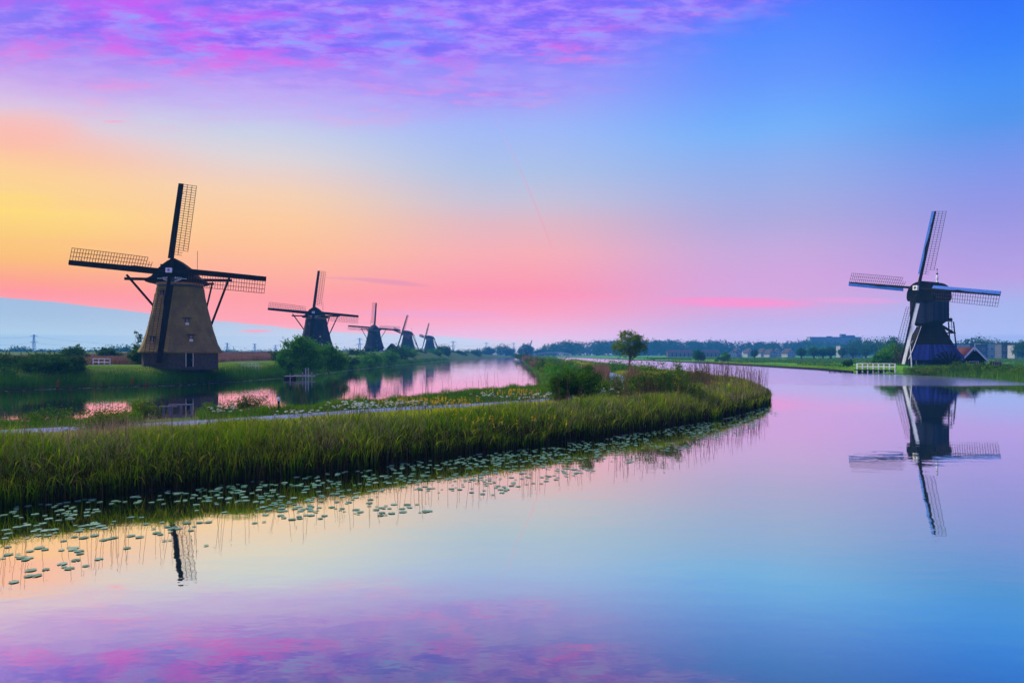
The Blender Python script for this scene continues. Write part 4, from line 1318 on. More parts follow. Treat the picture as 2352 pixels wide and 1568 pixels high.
railing('white painted railing of the little landing stage left of the dark mill', ((at(1969, Yb), Yb), (at(2056, 141), 141.0)), 0.85, 1.22, 8, 'white', 0.18, 1, 'landing_railing', 'railing', None, True)
railing('dark wooden post fence running up to the white landing railing', ((at(1906, 152), 152.0), (at(1966, 150), 150.0)), hz(at(1935, 151), 151), 1.05, 6, 'black_wood', 0.16, 2, 'wooden_fence', 'fence')
pt = thing('flag_pole', 'thin white pole standing against the left flank of the dark mill', 'pole', (at(2094.5, 142), 142, hz(at(2094.5, 142), 142)))
MB().tube([(0, 0, -0.3), (-0.15, 0, 2.5), (-0.42, 0, 5.4)], [0.12, 0.11, 0.07], 8).build('pole', 'white', pt)
MB().tube([(0.9, 0, -0.2), (0.9, 0, 1.9)], 0.06, 6).bar((-0.05, 0, 0.55), (0.9, 0, 0.55), 0.08).build('side_rail', 'grey_wood', pt)

# barn with red tiled roof
Ybn = 150.0
xb, zb = at(2236, Ybn), 1.25
barn = thing('barn', 'small tarred barn with red tiled roof and white bargeboards beside the dark mill', 'barn', (xb, Ybn, zb))
hw, eave, ridge, dep = 2.55, 1.55, 4.25, 8.0
bmw = MB()
bmw.add([(-hw, 0, -0.5), (hw, 0, -0.5), (hw, 0, eave), (0, 0, ridge - 0.15), (-hw, 0, eave), (-hw, dep, -0.5), (hw, dep, -0.5), (hw, dep, eave), (0, dep, ridge - 0.15), (-hw, dep, eave)],
        [(0, 1, 2, 3, 4), (9, 8, 7, 6, 5), (0, 4, 9, 5), (1, 6, 7, 2), (4, 3, 8, 9), (3, 2, 7, 8)])
bmw.build('wall', 'black_wood', barn)
for s in (-1, 1):
    MB().add([(0, -0.25, ridge), (s * (hw + 0.35), -0.25, eave - 0.32), (s * (hw + 0.35), dep + 0.2, eave - 0.32), (0, dep + 0.2, ridge), (0, -0.25, ridge + 0.14), (s * (hw + 0.4), -0.25, eave - 0.18), (s * (hw + 0.4), dep + 0.2, eave - 0.18), (0, dep + 0.2, ridge + 0.14)],
             [(0, 1, 2, 3), (7, 6, 5, 4), (0, 4, 5, 1), (1, 5, 6, 2), (2, 6, 7, 3), (3, 7, 4, 0)]).build('roof_slope', 'tile', barn)
    MB().bar((s * 0.08, -0.33, ridge + 0.0), (s * (hw + 0.5), -0.33, eave - 0.36), 0.08, 0.36).build('bargeboard', 'white', barn)
    MB().box(*sorted((s * (hw - 0.02), s * (hw - 0.14))), -0.06, 0.0, -0.3, eave - 0.1).build('corner_post', 'cream', barn)
MB().box(-0.09, 0.09, -0.45, -0.38, ridge - 0.75, ridge + 0.95).build('gable_finial', 'white', barn)
bd = MB().box(-0.95, 1.0, -0.05, 0.02, -0.3, 1.2).build('door', 'dark_green', barn)
MB().box(-1.05, -0.96, -0.09, 0.02, -0.3, 1.3).box(1.01, 1.1, -0.09, 0.02, -0.3, 1.3).box(-0.96, 1.01, -0.09, 0.02, 1.21, 1.3).build('door_frame', 'white', bd)
for px, lab in ((2217.5, 'left of the two small reddish boards propped before the barn door'), (2240, 'right of the two small reddish boards propped before the barn door')):
    t = thing('wooden_board', lab, 'board', (at(px + 6, 148.5), 148.5, hz(at(px + 6, 148.5), 148.5)), R(20), 'boards before the barn')
    MB().bar((-0.2, 0, 0), (-0.2, 0.25, 1.0), 0.36, 0.06, up=(0, 1, 0)).build('panel', 'orange_wood', t)
    MB().bar((-0.2, 0.5, 0), (-0.2, 0.27, 0.9), 0.06, 0.06).build('prop', 'grey_wood', t)
sb = thing('slatted_bin', 'orange slatted wooden bin on the grass right of the barn', 'bin', (at(2287, 149), 149, hz(at(2287, 149), 149)))
MB().box(-1.1, 1.1, -0.5, 0.5, 0.98, 1.12).build('lid', 'orange_wood', sb)
for k in range(6):
    x = -1.0 + k * 0.4
    MB().box(x - 0.05, x + 0.05, -0.46, -0.40, -0.2, 0.975).build('slat', 'cream', sb)
    MB().box(x - 0.05, x + 0.05, 0.40, 0.46, -0.2, 0.975).build('slat', 'orange_wood', sb)
MB().box(-1.05, 1.05, -0.36, 0.36, 0.0, 0.9).build('box', 'black_wood', sb)

# timber bank edging of the right canal
QP = [gnd(*p) for p in ((1290, 820.5), (1400, 824.5), (1600, 833), (1880, 849.5), (1960, 856.5))]
QP = [(64, 780), (76, 527)] + QP[2:]
qt = thing('bank_edging', 'low dark timber edging along the grassy right canal bank', 'edging', (QP[2][0], QP[2][1], 0))
for (a, b_) in zip(QP, QP[1:]):
    n = max(1, int(math.hypot(b_[0] - a[0], b_[1] - a[1]) / 14))
    for k in range(n):
        p = [a[i] + (b_[i] - a[i]) * k / n - QP[2][i] for i in (0, 1)]
        q = [a[i] + (b_[i] - a[i]) * (k + 1) / n - QP[2][i] for i in (0, 1)]
        MB().bar((p[0] - 0.12, p[1], 0.12), (q[0] - 0.12, q[1], 0.12), 0.25, 0.75).build('edging_plank', 'black_wood', qt)

# ------------------------------------------------------------------ left bank furniture
railing('short white railing in the reeds left of the big brown mill', ((at(214, 104), 104.0), (at(253, 101), 101.0)), hz(at(233, 102), 102) + 0.1, 0.95, 4, 'white', 0.12, 1, 'white_railing', 'railing', 'white railings on the dyke')
railing('low white fence on the dyke right of the big brown mill', ((at(547, 116), 116.0), (at(594, 114), 114.0)), hz(at(570, 115), 115) + 0.1, 0.80, 7, 'white', 0.08, 1, 'white_fence', 'fence', 'white railings on the dyke')
wb = thing('slanted_bar', 'slanted white bar at the end of the low white fence', 'bar', (at(596, 113.5), 113.5, hz(at(596, 113.5), 113.5)))
MB().bar((-0.15, 0, 1.0), (0.42, 0, -0.1), 0.11, 0.11).build('bar', 'white', wb)
railing('white fence piece by the shed of the turned away mill', ((at(873, 300), 300.0), (at(889, 300), 300.0)), hz(at(881, 300), 300), 1.0, 4, 'white', 0.16, 1, 'white_fence', 'fence', 'white railings on the dyke')
sh = thing('shed', 'small dark pitched shed beside the turned away mill', 'shed', (at(901, 330), 330, hz(at(901, 330), 330)))
MB().add([(-2, -3, -0.5), (2, -3, -0.5), (2, -3, 1.8), (0, -3, 3.9), (-2, -3, 1.8), (-2, 3, -0.5), (2, 3, -0.5), (2, 3, 1.8), (0, 3, 3.9), (-2, 3, 1.8)], [(0, 1, 2, 3, 4), (9, 8, 7, 6, 5), (0, 4, 9, 5), (1, 6, 7, 2)]).build('wall', 'black_wood', sh)
for s in (-1, 1):
    MB().bar((s * 1.25, -3.2, 2.75), (s * 1.25, 3.2, 2.75), 0.01, 0.01).v
    MB().add([(0, -3.3, 3.95), (s * 2.4, -3.3, 1.45), (s * 2.4, 3.3, 1.45), (0, 3.3, 3.95), (0, -3.3, 4.1), (s * 2.4, -3.3, 1.6), (s * 2.4, 3.3, 1.6), (0, 3.3, 4.1)], [(0, 1, 2, 3), (7, 6, 5, 4), (0, 4, 5, 1), (1, 5, 6, 2), (2, 6, 7, 3), (3, 7, 4, 0)]).build('roof_slope', 'roofd', sh)

# jetty in front of the willow
jy = 113.0
jx0, jx1 = at(655, jy), at(722, jy)
jt = thing('jetty', 'dark wooden jetty with two tall pale posts below the willow bush', 'jetty', ((jx0 + jx1) / 2, jy, 0))
hj = (jx1 - jx0) / 2
MB().box(-hj, hj, -0.6, 0.9, 0.42, 0.52).build('deck', 'grey_wood', jt)
MB().box(-hj, -hj + 1.5, -0.62, 0.9, -0.4, 0.40).build('abutment', 'black_wood', jt)
MB().box(-hj + 1.6, hj - 0.8, -0.66, -0.61, 0.62, 0.80).build('kick_rail', 'grey_wood', jt)
for fx, hh_, mt in ((-0.55, 0.95, 'grey_wood'), (0.30, 1.15, 'grey_wood'), (0.50, 1.85, 'steel'), (0.68, 1.85, 'steel'), (0.92, 1.15, 'grey_wood')):
    MB().tube([(fx * hj, -0.75, -0.8), (fx * hj, -0.75, hh_)], 0.085, 8).build('post', mt, jt)

# grey railing by the path
gy = 37.6
gx0, gx1, gx2 = at(330, gy - .7), at(396, gy), at(451, gy + .6)
gr = thing('path_railing', 'weathered grey wooden railing beside the path in front of the water', 'railing', (gx1, gy, hz(gx1, gy)))
for (a, b_, za, zbb, yo) in ((gx0 - gx1 - 0.2, 0.1, 0.58, 0.60, 0.3), (-0.08, gx2 - gx1 + 0.1, 0.72, 0.72, 0.0)):
    MB().bar((a, yo - 0.3, za), (b_, yo + 0.0, zbb), 0.12, 0.07).build('top_rail', 'grey_wood', gr)
for fx, hh_, yo in ((gx0 - gx1, 0.55, 0.05), ((gx0 - gx1) * 0.45, 0.55, 0.1), (0.0, 0.68, -0.1), ((gx2 - gx1) * 0.5, 0.68, -0.1), (gx2 - gx1, 0.68, 0.0), (-0.3, 0.55, 0.2)):
    MB().bar((fx, yo, -0.6), (fx, yo, hh_), 0.09, 0.09).build('post', 'grey_wood', gr)
MB().bar((0.02, -0.16, 0.10), (gx2 - gx1, -0.10, 0.10), 0.06, 0.08).build('low_rail', 'grey_wood', gr)
bp = thing('marker_post', 'short dark post with a white cap on the verge by the path', 'post', (at(640, 40.2), 40.2, hz(at(640, 40.2), 40.2)))
MB().tube([(0, 0, -0.2), (0, 0, 0.72)], 0.07, 8).build('shaft', 'black_wood', bp)
MB().lathe([(0.075, 0.72), (0.08, 0.75), (0.08, 0.90), (0.04, 0.94)], 8).build('cap', 'white', bp)

# ------------------------------------------------------------------ plants on the spit
Yt = 108.0
plant('tree', 'lone round leafy tree on the spit between river and canal', 'tree', (at(1446, Yt), Yt, hz(at(1446, Yt), Yt)),
      [(0, 0, 5.1, 2.75, 2.5, 2.2), (-1.2, 0.2, 4.4, 1.7, 1.5, 1.1), (1.3, 0, 4.5, 1.6, 1.5, 1.1), (0.1, 0, 6.3, 1.7, 1.6, 0.95)], 8200, 0.115, 'olive_leaf', (0.11, 4.4, 0.05), 210, 0.10, 0.35, 0.18, 0.8, 24, crown='crown', stem='trunk', nl=34)

bush('big dark bush at the bend of the path on the spit', 1333, 45, 3.9, 2.95, 17000, 0.065, 'bush', 31, clumps=230, spread=0.12, jag=0.32)
bush('smaller dark bush left against the big bush at the bend', 1288, 45.5, 1.7, 1.9, 5000, 0.06, 'bush', 35, clumps=90, spread=0.14, jag=0.34)
bush('broad bush with upright shoots on the spit below the lone tree', 1512, 47.5, 5.4, 2.85, 16000, 0.065, 'bush', 37, clumps=240, spread=0.12, jag=0.34, extra=[(2.0, 0, 1.0, 1.3, 1.1, 0.9), (-1.9, 0, 1.1, 1.2, 1.1, 1.0)])
bush('low olive shrub on the shoulder right of the broad bush', 1605, 66, 4.2, 2.0, 3800, 0.11, 'olive_leaf', 39)
bush('olive tall herb clump hiding the path right of the big bend bush', 1412, 55, 3.2, 1.75, 3600, 0.075, 'olive_leaf', 40, clumps=60, jag=0.3)
bush('low herb clump at the right foot of the big bend bush', 1385, 47, 1.9, 1.3, 2600, 0.06, 'olive_leaf', 42, clumps=50, jag=0.3)
bush('thin young shrub poking above the broad bush', 1560, 92, 1.3, 3.1, 700, 0.11, 'olive_leaf', 41, clumps=22, spread=0.3)
bush('green bush before the brown reeds on the narrow spit', 1312, 86, 6.5, 2.3, 6500, 0.13, 'willow', 43, clumps=80)
bush('yellow green shrub where the spit narrows along the river', 1268, 110, 5.0, 2.2, 4000, 0.16, 'olive_leaf', 45)
bush('low hedge like bush along the canal side of the narrow spit', 1430, 128, 13.0, 1.5, 5000, 0.17, 'willow', 47, clumps=90)
for i, (px, Y, w, h, mt, lab) in enumerate((
        (1250, 140, 5, 2.3, 'bush', 'dark bush on the river edge of the spit nearest the yellow green shrub'),
        (1236, 175, 6, 2.3, 'brownreed', 'brownish reed clump on the river edge of the spit'),
        (1226, 225, 8, 2.6, 'bush', 'dark bush beyond the brownish clump on the spit'),
        (1216, 290, 9, 2.6, 'brownreed', 'second brownish clump farther along the spit'),
        (1207, 380, 12, 3.0, 'dark_leaf', 'hazy bush far along the spit past the second brownish clump'),
        (1199, 520, 14, 3.4, 'dark_leaf', 'farthest hazy bush near the tip where the river ends'),
        (1290, 165, 12, 1.9, 'olive_leaf', 'olive bush in the middle of the narrow spit'),
        (1262, 240, 14, 2.0, 'willow', 'green bush in the middle of the far spit'))):
    bush(lab, px, Y, w, h, 2600, 0.16 * (Y / 130) ** 0.6, mt, 60 + i, group='bushes along the narrow spit')
# brown reed patch left of the tree
P1 = np.column_stack([rng.uniform(at(1330, 96), at(1440, 96), 3000), rng.uniform(84, 104, 3000)])
P1 = np.concatenate([P1, np.column_stack([rng.uniform(10.3, 12.6, 1500), rng.uniform(62, 78, 1500)])])
P1 = P1[seg_dist(P1, PATHS, closed=False) > 1.3]
o = blades('brown_reeds', 'brownreed', np.column_stack([P1, height(P1)[0]]), 1.5 + 0.9 * rng.random(len(P1)), np.full(len(P1), 0.05), rng.uniform(0.03, 0.3, len(P1)), rng.random(len(P1)))
tag(o, 'russet brown reed patch left of the lone tree', None, None, 'stuff')
# left front weeds
bush('tall leafy weed clump in front of the path at the left', 255, 28.5, 3.0, 1.25, 4200, 0.05, 'olive_leaf', 81, clumps=70, jag=0.3, spread=0.25)
bush('leafy weed clump by the water left of the grey railing', 330, 37.5, 2.4, 1.2, 2600, 0.05, 'olive_leaf', 83, clumps=50, jag=0.3, spread=0.25)
bush('dark weed clump at the water side of the path far left', 105, 36.0, 3.2, 0.9, 3000, 0.05, 'bush', 85, clumps=60, jag=0.3)
bush('bushy verge clump right of the grey railing', 520, 42, 4.0, 1.0, 3400, 0.055, 'bush', 87, clumps=70, jag=0.3)
bush('rank weed clump on the river verge beside the marker post', 590, 43, 2.6, 1.35, 2600, 0.05, 'bush', 89, clumps=50, jag=0.35)


def flowers(label, px, py, w, h, n, kind, seed, name, cat, zg=0.7):
    x, y = gnd(px, py, zg)
    T = thing(name, label, cat, (x, y, hz(x, y)))
    r = random.Random(seed)
    V, Q, tn = [], [], []
    mb = MB()
    sc = (y / 35) ** 0.5
    for i in range(int(n * 1.5)):
        bx, by, hh_ = r.gauss(0, w / 3), r.gauss(0, w / 4), h * r.uniform(0.55, 1.1)
        tx_, ty_ = bx + r.uniform(-.12, .12), by + r.uniform(-.12, .12)
        mb.tube([(bx, by, 0), ((bx + tx_) / 2, (by + ty_) / 2, hh_ * 0.6), (tx_, ty_, hh_)], [0.008 * sc, 0.007 * sc, 0.004 * sc], 4)
        k = 9 if kind == 'white' else 7
        for j in range(k):
            a = r.uniform(0, 6.28)
            q = r.uniform(0.0, 0.085) if kind == 'white' else r.uniform(0, 0.045)
            c = Vector((tx_ + math.cos(a) * q, ty_ + math.sin(a) * q, hh_ + (0.02 - q * 0.25 if kind == 'white' else r.uniform(-0.18, 0.03))))
            s = (0.042 if kind == 'white' else 0.030) * sc
            nv_ = len(V)
            t1 = Vector((r.uniform(-1, 1), r.uniform(-1, 1), r.uniform(-.3, .3))).normalized() * s
            t2 = Vector((r.uniform(-1, 1), r.uniform(-1, 1), r.uniform(-.3, .3) + (0 if kind == 'white' else 0.5))).normalized() * s
            V += [c - t1, c - t2, c + t1, c + t2]
            Q.append((nv_, nv_ + 1, nv_ + 2, nv_ + 3))
            tn += [r.random()] * 4
    nm = 'blossom'
    link(nm, np_mesh(nm, np.array([tuple(v) for v in V]), quads=np.array(Q), tint=tn, mat='white_petal' if kind == 'white' else 'yellow'), None, T)
    mb.build('stem', 'grass_stem', T)['kind'] = 'stuff'
    return T


MAT['grass_stem'] = plain('green_stem', (0.08, 0.18, 0.03), (0.06, 0.13, 0.02), 5, 0.7)
flowers('white flowering cow parsley clump covering the near edge of the path', 820, 955, 2.6, 0.75, 46, 'white', 3, 'cow_parsley', 'wildflower')
flowers('white cow parsley spread along the path past the near clump', 900, 944, 3.0, 0.6, 34, 'white', 5, 'cow_parsley', 'wildflower')
flowers('white cow parsley at the foot of the big dark bush', 1245, 926, 3.0, 0.65, 42, 'white', 7, 'cow_parsley', 'wildflower')
flowers('small white cow parsley right of the grey railing', 520, 960, 1.2, 0.6, 14, 'white', 9, 'cow_parsley', 'wildflower')
flowers('white cow parsley right of the big dark bush', 1395, 915, 2.2, 0.9, 14, 'white', 11, 'cow_parsley', 'wildflower')
flowers('white cow parsley on the far verge behind the yellow flowers', 1120, 922, 2.4, 0.6, 16, 'white', 12, 'cow_parsley', 'wildflower')
flowers('low white cow parsley on the verge near the marker post', 690, 955, 2.0, 0.3, 16, 'white', 14, 'cow_parsley', 'wildflower')
flowers('yellow flowering weeds beside the path in the middle of the spit', 1010, 940, 4.5, 0.7, 80, 'yellow', 13, 'yellow_flowers', 'wildflower')
flowers('tall yellow flowers at the path bend before the big dark bush', 1190, 924, 2.8, 0.95, 48, 'yellow', 15, 'yellow_flowers', 'wildflower')
flowers('yellow flowers scattered in the meadow below the path', 760, 985, 6.0, 0.45, 50, 'yellow', 17, 'yellow_flowers', 'wildflower', 0.7)
flowers('white cow parsley standing in the reeds at the left of the meadow', 640, 1005, 3.0, 0.75, 16, 'white', 23, 'cow_parsley', 'wildflower')
flowers('sparse yellow flowers in the meadow before the big dark bush', 1080, 985, 5.0, 0.75, 30, 'yellow', 25, 'yellow_flowers', 'wildflower')
flowers('yellow flowers by the verge behind the cow parsley', 930, 935, 3.5, 0.6, 36, 'yellow', 19, 'yellow_flowers', 'wildflower')


def stalk(label, px, py_top, Y, tall_tilt):
    x = at(px, Y)
    zb_ = max(hz(x, Y), 0)
    zt = zat(py_top, Y)
    T = thing('reed_stalk', label, 'reed', (x - tall_tilt, Y, zb_), 0, 'tall seed heads over the river')
    h = zt - zb_
    MB().tube([(0.0, 0, 0), (tall_tilt * 0.3, 0, h * 0.5), (tall_tilt, 0, h * 0.9)], [0.016, 0.013, 0.009], 5).build('stem', 'dry', T)
    V, Q, tn = [], [], []
    r = random.Random(px)
    for i in range(60):
        t = r.random()
        c = Vector((tall_tilt + (t - 0.5) * 0.10, r.gauss(0, 0.02), h * 0.86 + t * h * 0.14))
        d = Vector((r.uniform(-1, 1), r.uniform(-1, 1), r.uniform(-0.6, 1))).normalized() * 0.09
        e = Vector((r.uniform(-1, 1), r.uniform(-1, 1), r.uniform(-1, 1))).normalized() * 0.02
        k = len(V)
        V += [c - d, c + e, c + d, c - e]
        Q.append((k, k + 1, k + 2, k + 3))
        tn += [r.random()] * 4
    link('seed_head', np_mesh('seed_head', np.array([tuple(v) for v in V]), quads=np.array(Q), tint=tn, mat='plume'), None, T)


stalk('tall brown reed seed head leaning left over the river at the far left', 133, 872, 37.5, -0.35)
stalk('brown reed seed head bending right above the grey railing', 336, 878, 37.0, 0.18)
stalk('thin reed stalk with a small seed head left of the bending one', 304, 866, 38.5, -0.22)

# ------------------------------------------------------------------ bushes and trees of the left bank
bush('large dark willow bush filling the near left bank', 60, 86, 11.0, 3.9, 18000, 0.14, 'dark_leaf', 101, zb=0.6, clumps=200, jag=0.3, spread=0.13, extra=[(-3.5, 0, 1.9, 2.6, 2, 1.9), (3, 0, 1.8, 2.4, 2, 1.8)])
bush('rounded dark bush right of the large one on the near left bank', 145, 88, 6.0, 3.7, 11000, 0.13, 'dark_leaf', 103, zb=0.7, clumps=120, jag=0.3, spread=0.15)
bush('low dark bush at the water edge at the far left', -20, 82, 7.0, 2.8, 6000, 0.15, 'dark_leaf', 105, zb=0.4)
bush('round green bush behind the dark bushes before the brown field', 176, 128, 5.2, 4.2, 2600, 0.26, 'dark_leaf', 107, zb=1.6)
bush('green bush in front of the hazy trees left of the big mill', 247, 150, 6.0, 3.6, 3200, 0.28, 'dark_leaf', 109, zb=2.2)
bush('leafy shrub at the left foot of the big brown mill', 322, 112, 3.6, 3.4, 2400, 0.2, 'bush', 111, zb=1.9)
plant('tree', 'slender sparse young tree just left of the big brown mill', 'tree', (at(316, 118), 118, 2.2), [(0, 0, 3.7, 1.0, 1.0, 2.2), (-0.3, 0, 2.4, 0.9, 0.8, 1.1), (0.1, 0, 5.0, 0.7, 0.6, 1.0)], 420, 0.2, 'dark_leaf', (0.07, 4.6, 0.1), 46, 0.16, 0.4, 0.2, 1.0, 113, nl=26, crown='crown', stem='trunk')
wl = [(0, 0, 3.4, 3.0, 2.6, 3.0), (-2.2, 0.5, 3.9, 2.2, 2.0, 2.4), (-1.0, -0.5, 5.2, 1.4, 1.4, 1.3), (-3.2, 0, 2.0, 2.0, 1.8, 2.0), (1.8, -0.5, 2.0, 2.2, 2.0, 2.0)]
plant('willow_bush', 'big fresh green willow bush hanging over the jetty before the second mill', 'bush', (at(700, 124), 124, 0.8), wl, 14000, 0.20, 'willow', (0.22, 3.0, 0.2), 170, 0.17, 0.45, 0.14, 0.9, 121, nl=18)
plant('willow_bush', 'lighter green willow bush right of the big one at the water edge', 'bush', (at(755, 132), 132, 0.7), [(0, 0, 2.6, 2.8, 2.4, 2.5), (-1.4, 0, 3.6, 1.6, 1.6, 1.5), (2.0, -0.3, 1.6, 2.2, 1.8, 1.6)], 9000, 0.20, 'willow', (0.16, 2.2, 0.1), 120, 0.18, 0.45, 0.14, 0.9, 123, nl=14)
for i, (px, Y, w, h, zb_, mt, lab) in enumerate((
        (648, 150, 6, 3.6, 1.8, 'dark_leaf', 'dark bush left behind the big willow bush'),
        (790, 178, 8, 2.6, 1.0, 'dark_leaf', 'low bush right of the lighter willow at the water edge'),
        (850, 205, 10, 3.8, 0.8, 'willow', 'rounded green bush at the water below the turned away mill'),
        (815, 260, 9, 4.6, 2.0, 'dark_leaf', 'dark bush behind the white fence piece'),
        (885, 240, 11, 4.8, 0.8, 'willow', 'green bush right of the turned away mill at the water'),
        (912, 290, 14, 6.5, 1.0, 'dark_leaf', 'tall dark bush between the third and fourth mills'),
        (935, 330, 14, 7.0, 1.0, 'willow', 'pale green bush below the fourth mill'),
        (958, 400, 15, 6.5, 1.0, 'dark_leaf', 'bush at the water right of the fourth mill'),
        (990, 430, 16, 6.0, 1.0, 'willow', 'green bush at the water below the fifth mill'),
        (1018, 470, 13, 9.5, 1.0, 'dark_leaf', 'round dark tree like bush right of the fifth mill'),
        (1045, 560, 18, 6.0, 1.0, 'dark_leaf', 'low hazy bush right of the round dark one'),
        (1075, 640, 24, 6.5, 1.0, 'dark_leaf', 'long low hazy thicket near the end of the left bank'))):
    bush(lab, px, Y, w, h, 3000, 0.28 * (Y / 200) ** 0.6, mt, 140 + i, zb=zb_, group='bushes along the left bank', clumps=70)

# hazy trees on the left horizon and in the centre
for i, (px, py_top, Y, w, lab) in enumerate((
        (8, 803, 620, 24, 'hazy tree at the far left end of the horizon'),
        (45, 798, 640, 26, 'broad hazy tree on the horizon left of the tallest pylon'),
        (102, 804, 660, 20, 'hazy tree on the horizon right of the tallest pylon'),
        (130, 806, 700, 26, 'low hazy trees behind the round green bush'),
        (214, 806, 650, 22, 'low hazy tree between the two green bushes'),
        (268, 798, 560, 24, 'round hazy tree behind the short white railing'),
        (292, 796, 520, 14, 'narrow hazy tree close left of the big mill'),
        (520, 806, 800, 26, 'low hazy tree on the horizon right of the big mill'),
        (547, 807, 850, 26, 'low hazy tree between two pylons right of the big mill'),
        (600, 808, 760, 30, 'long low hazy tree left of the big willow bush'),
        (797, 806, 640, 24, 'hazy tree between the second and third mills'),
        (1100, 803, 900, 24, 'hazy tree left of the round blue grove'),
        (1122, 798, 960, 20, 'upright hazy tree touching the round blue grove'),
        (1152, 793, 1000, 30, 'round blue grove above the end of the river'),
        (1172, 799, 1010, 18, 'lower right lobe tree of the round blue grove'),
        (1206, 790, 880, 20, 'feathery tree left of the tiny horizon mill'),
        (1240, 802, 1000, 20, 'small hazy tree right of the tiny horizon mill'))):
    zt = zat(py_top, Y)
    h = zt - 0.8
    plant('tree', lab, 'tree', (at(px, Y), Y, 0.8), [(0, 0, h * 0.55, w * 0.45, w * 0.4, h * 0.45), (w * 0.18, 0, h * 0.42, w * 0.3, w * 0.3, h * 0.36), (-w * 0.2, 0, h * 0.45, w * 0.3, w * 0.3, h * 0.34)], 1800, 0.9 * (Y / 700) ** 0.5, 'dark_leaf', (0.3, h * 0.5, 0.2), 70, 0.2, 0.45, 0.14, 0.9, 200 + i, group='hazy trees on the horizon', nl=5, crown='crown', stem='trunk')

# ------------------------------------------------------------------ right side trees
for i, (px, py_b, py_t, wpx, lab) in enumerate((
        (1733, 823, 804, 17, 'single pollard willow on the polder in front of the white gabled houses'),
        (1840.5, 825, 799, 20, 'first pollard willow of the row in front of the apartment block'),
        (1869, 824, 798, 22, 'thick trunked pollard willow second in the row'),
        (1890, 824, 801, 20, 'bushy pollard willow with a low crown third in the row'),
        (1908, 824, 798, 26, 'widest pollard willow with a double trunk fourth in the row'),
        (1934, 823, 800, 18, 'pale pollard willow fifth in the row'),
        (1959, 823, 799, 18, 'pollard willow sixth in the row before the white wall'),
        (1988, 822, 798, 18, 'pollard willow last but one in the row'),
        (2017, 822, 797, 18, 'last pollard willow half behind the green bush beside the mill'))):
    Y = (CAM_H - 0.75) * F / (py_b - YH)
    Y = min(Y, 480)
    k = Y / F
    h = zat(py_t, Y) - 0.75
    w = wpx * k
    plant('pollard_willow', lab, 'tree', (at(px, Y), Y, hz(at(px, Y), Y)), [(0, 0, h * 0.66, w * 0.5, w * 0.5, h * 0.34), (0, 0, h * 0.52, w * 0.36, w * 0.36, h * 0.2)], 1700, 0.42, 'dark_leaf', (0.09 * w + 0.1, h * 0.55, 0.05), 90, 0.17, 0.6, 0.05, 1.0, 300 + i, group='pollard willows on the polder', nl=8, crown='crown', stem='trunk')
bush('dark round bush standing alone on the polder past the lone tree', 1603, 330, 7.6, 5.6, 2600, 0.35, 'dark_leaf', 321, name='bush')
bush('looser green bush with a low left skirt on the polder', 1664, 310, 6.6, 4.6, 2600, 0.33, 'willow', 323, extra=[(-2.8, 0, 0.9, 1.6, 1.3, 1.0)])
bush('small dark garden tree before the dark wooden fence', 1948, 170, 3.0, 2.3, 1400, 0.16, 'dark_leaf', 325)
bush('yellowish shrub beside the small garden tree', 2002, 168, 4.0, 2.0, 1500, 0.16, 'olive_leaf', 327)
bush('fresh green leafy bush close left of the dark mill', 2048, 172, 8.0, 6.2, 5200, 0.26, 'willow', 329, clumps=110)
bush('lower green bush at the left foot of the dark mill', 2022, 166, 5.5, 4.0, 3200, 0.24, 'willow', 331)
for i, (px, Y, w, h, mt, lab) in enumerate((
        (2108, 136, 3.4, 1.2, 'bush', 'low green bush at the left foot of the canal hedge below the dark mill'),
        (2135, 134, 4.4, 1.2, 'olive_leaf', 'olive scrub below the scoop wheel of the dark mill'),
        (2165, 131, 4.4, 1.5, 'olive_leaf', 'olive scrub with reeds right of the scoop wheel'),
        (2195, 128, 4.6, 2.2, 'bush', 'dark green hedge bush before the barn left corner'),
        (2222, 125, 4.6, 2.2, 'bush', 'green hedge bush before the barn door'),
        (2250, 122, 4.8, 2.2, 'bush', 'olive hedge bush before the barn right corner'),
        (2280, 118, 4.6, 2.0, 'bush', 'olive bush below the slatted bin'),
        (2310, 113, 4.4, 1.7, 'bush', 'dark bush in the reeds right of the slatted bin'),
        (2345, 108, 4.6, 1.8, 'olive_leaf', 'olive bush at the right end of the canal hedge'))):
    bush(lab, px, Y - 1.5, w, h * 1.1, 3200, 0.11, mt, 340 + i, group='hedge bushes along the right canal bank', clumps=80, jag=0.3, spread=0.15, zb=0.35)
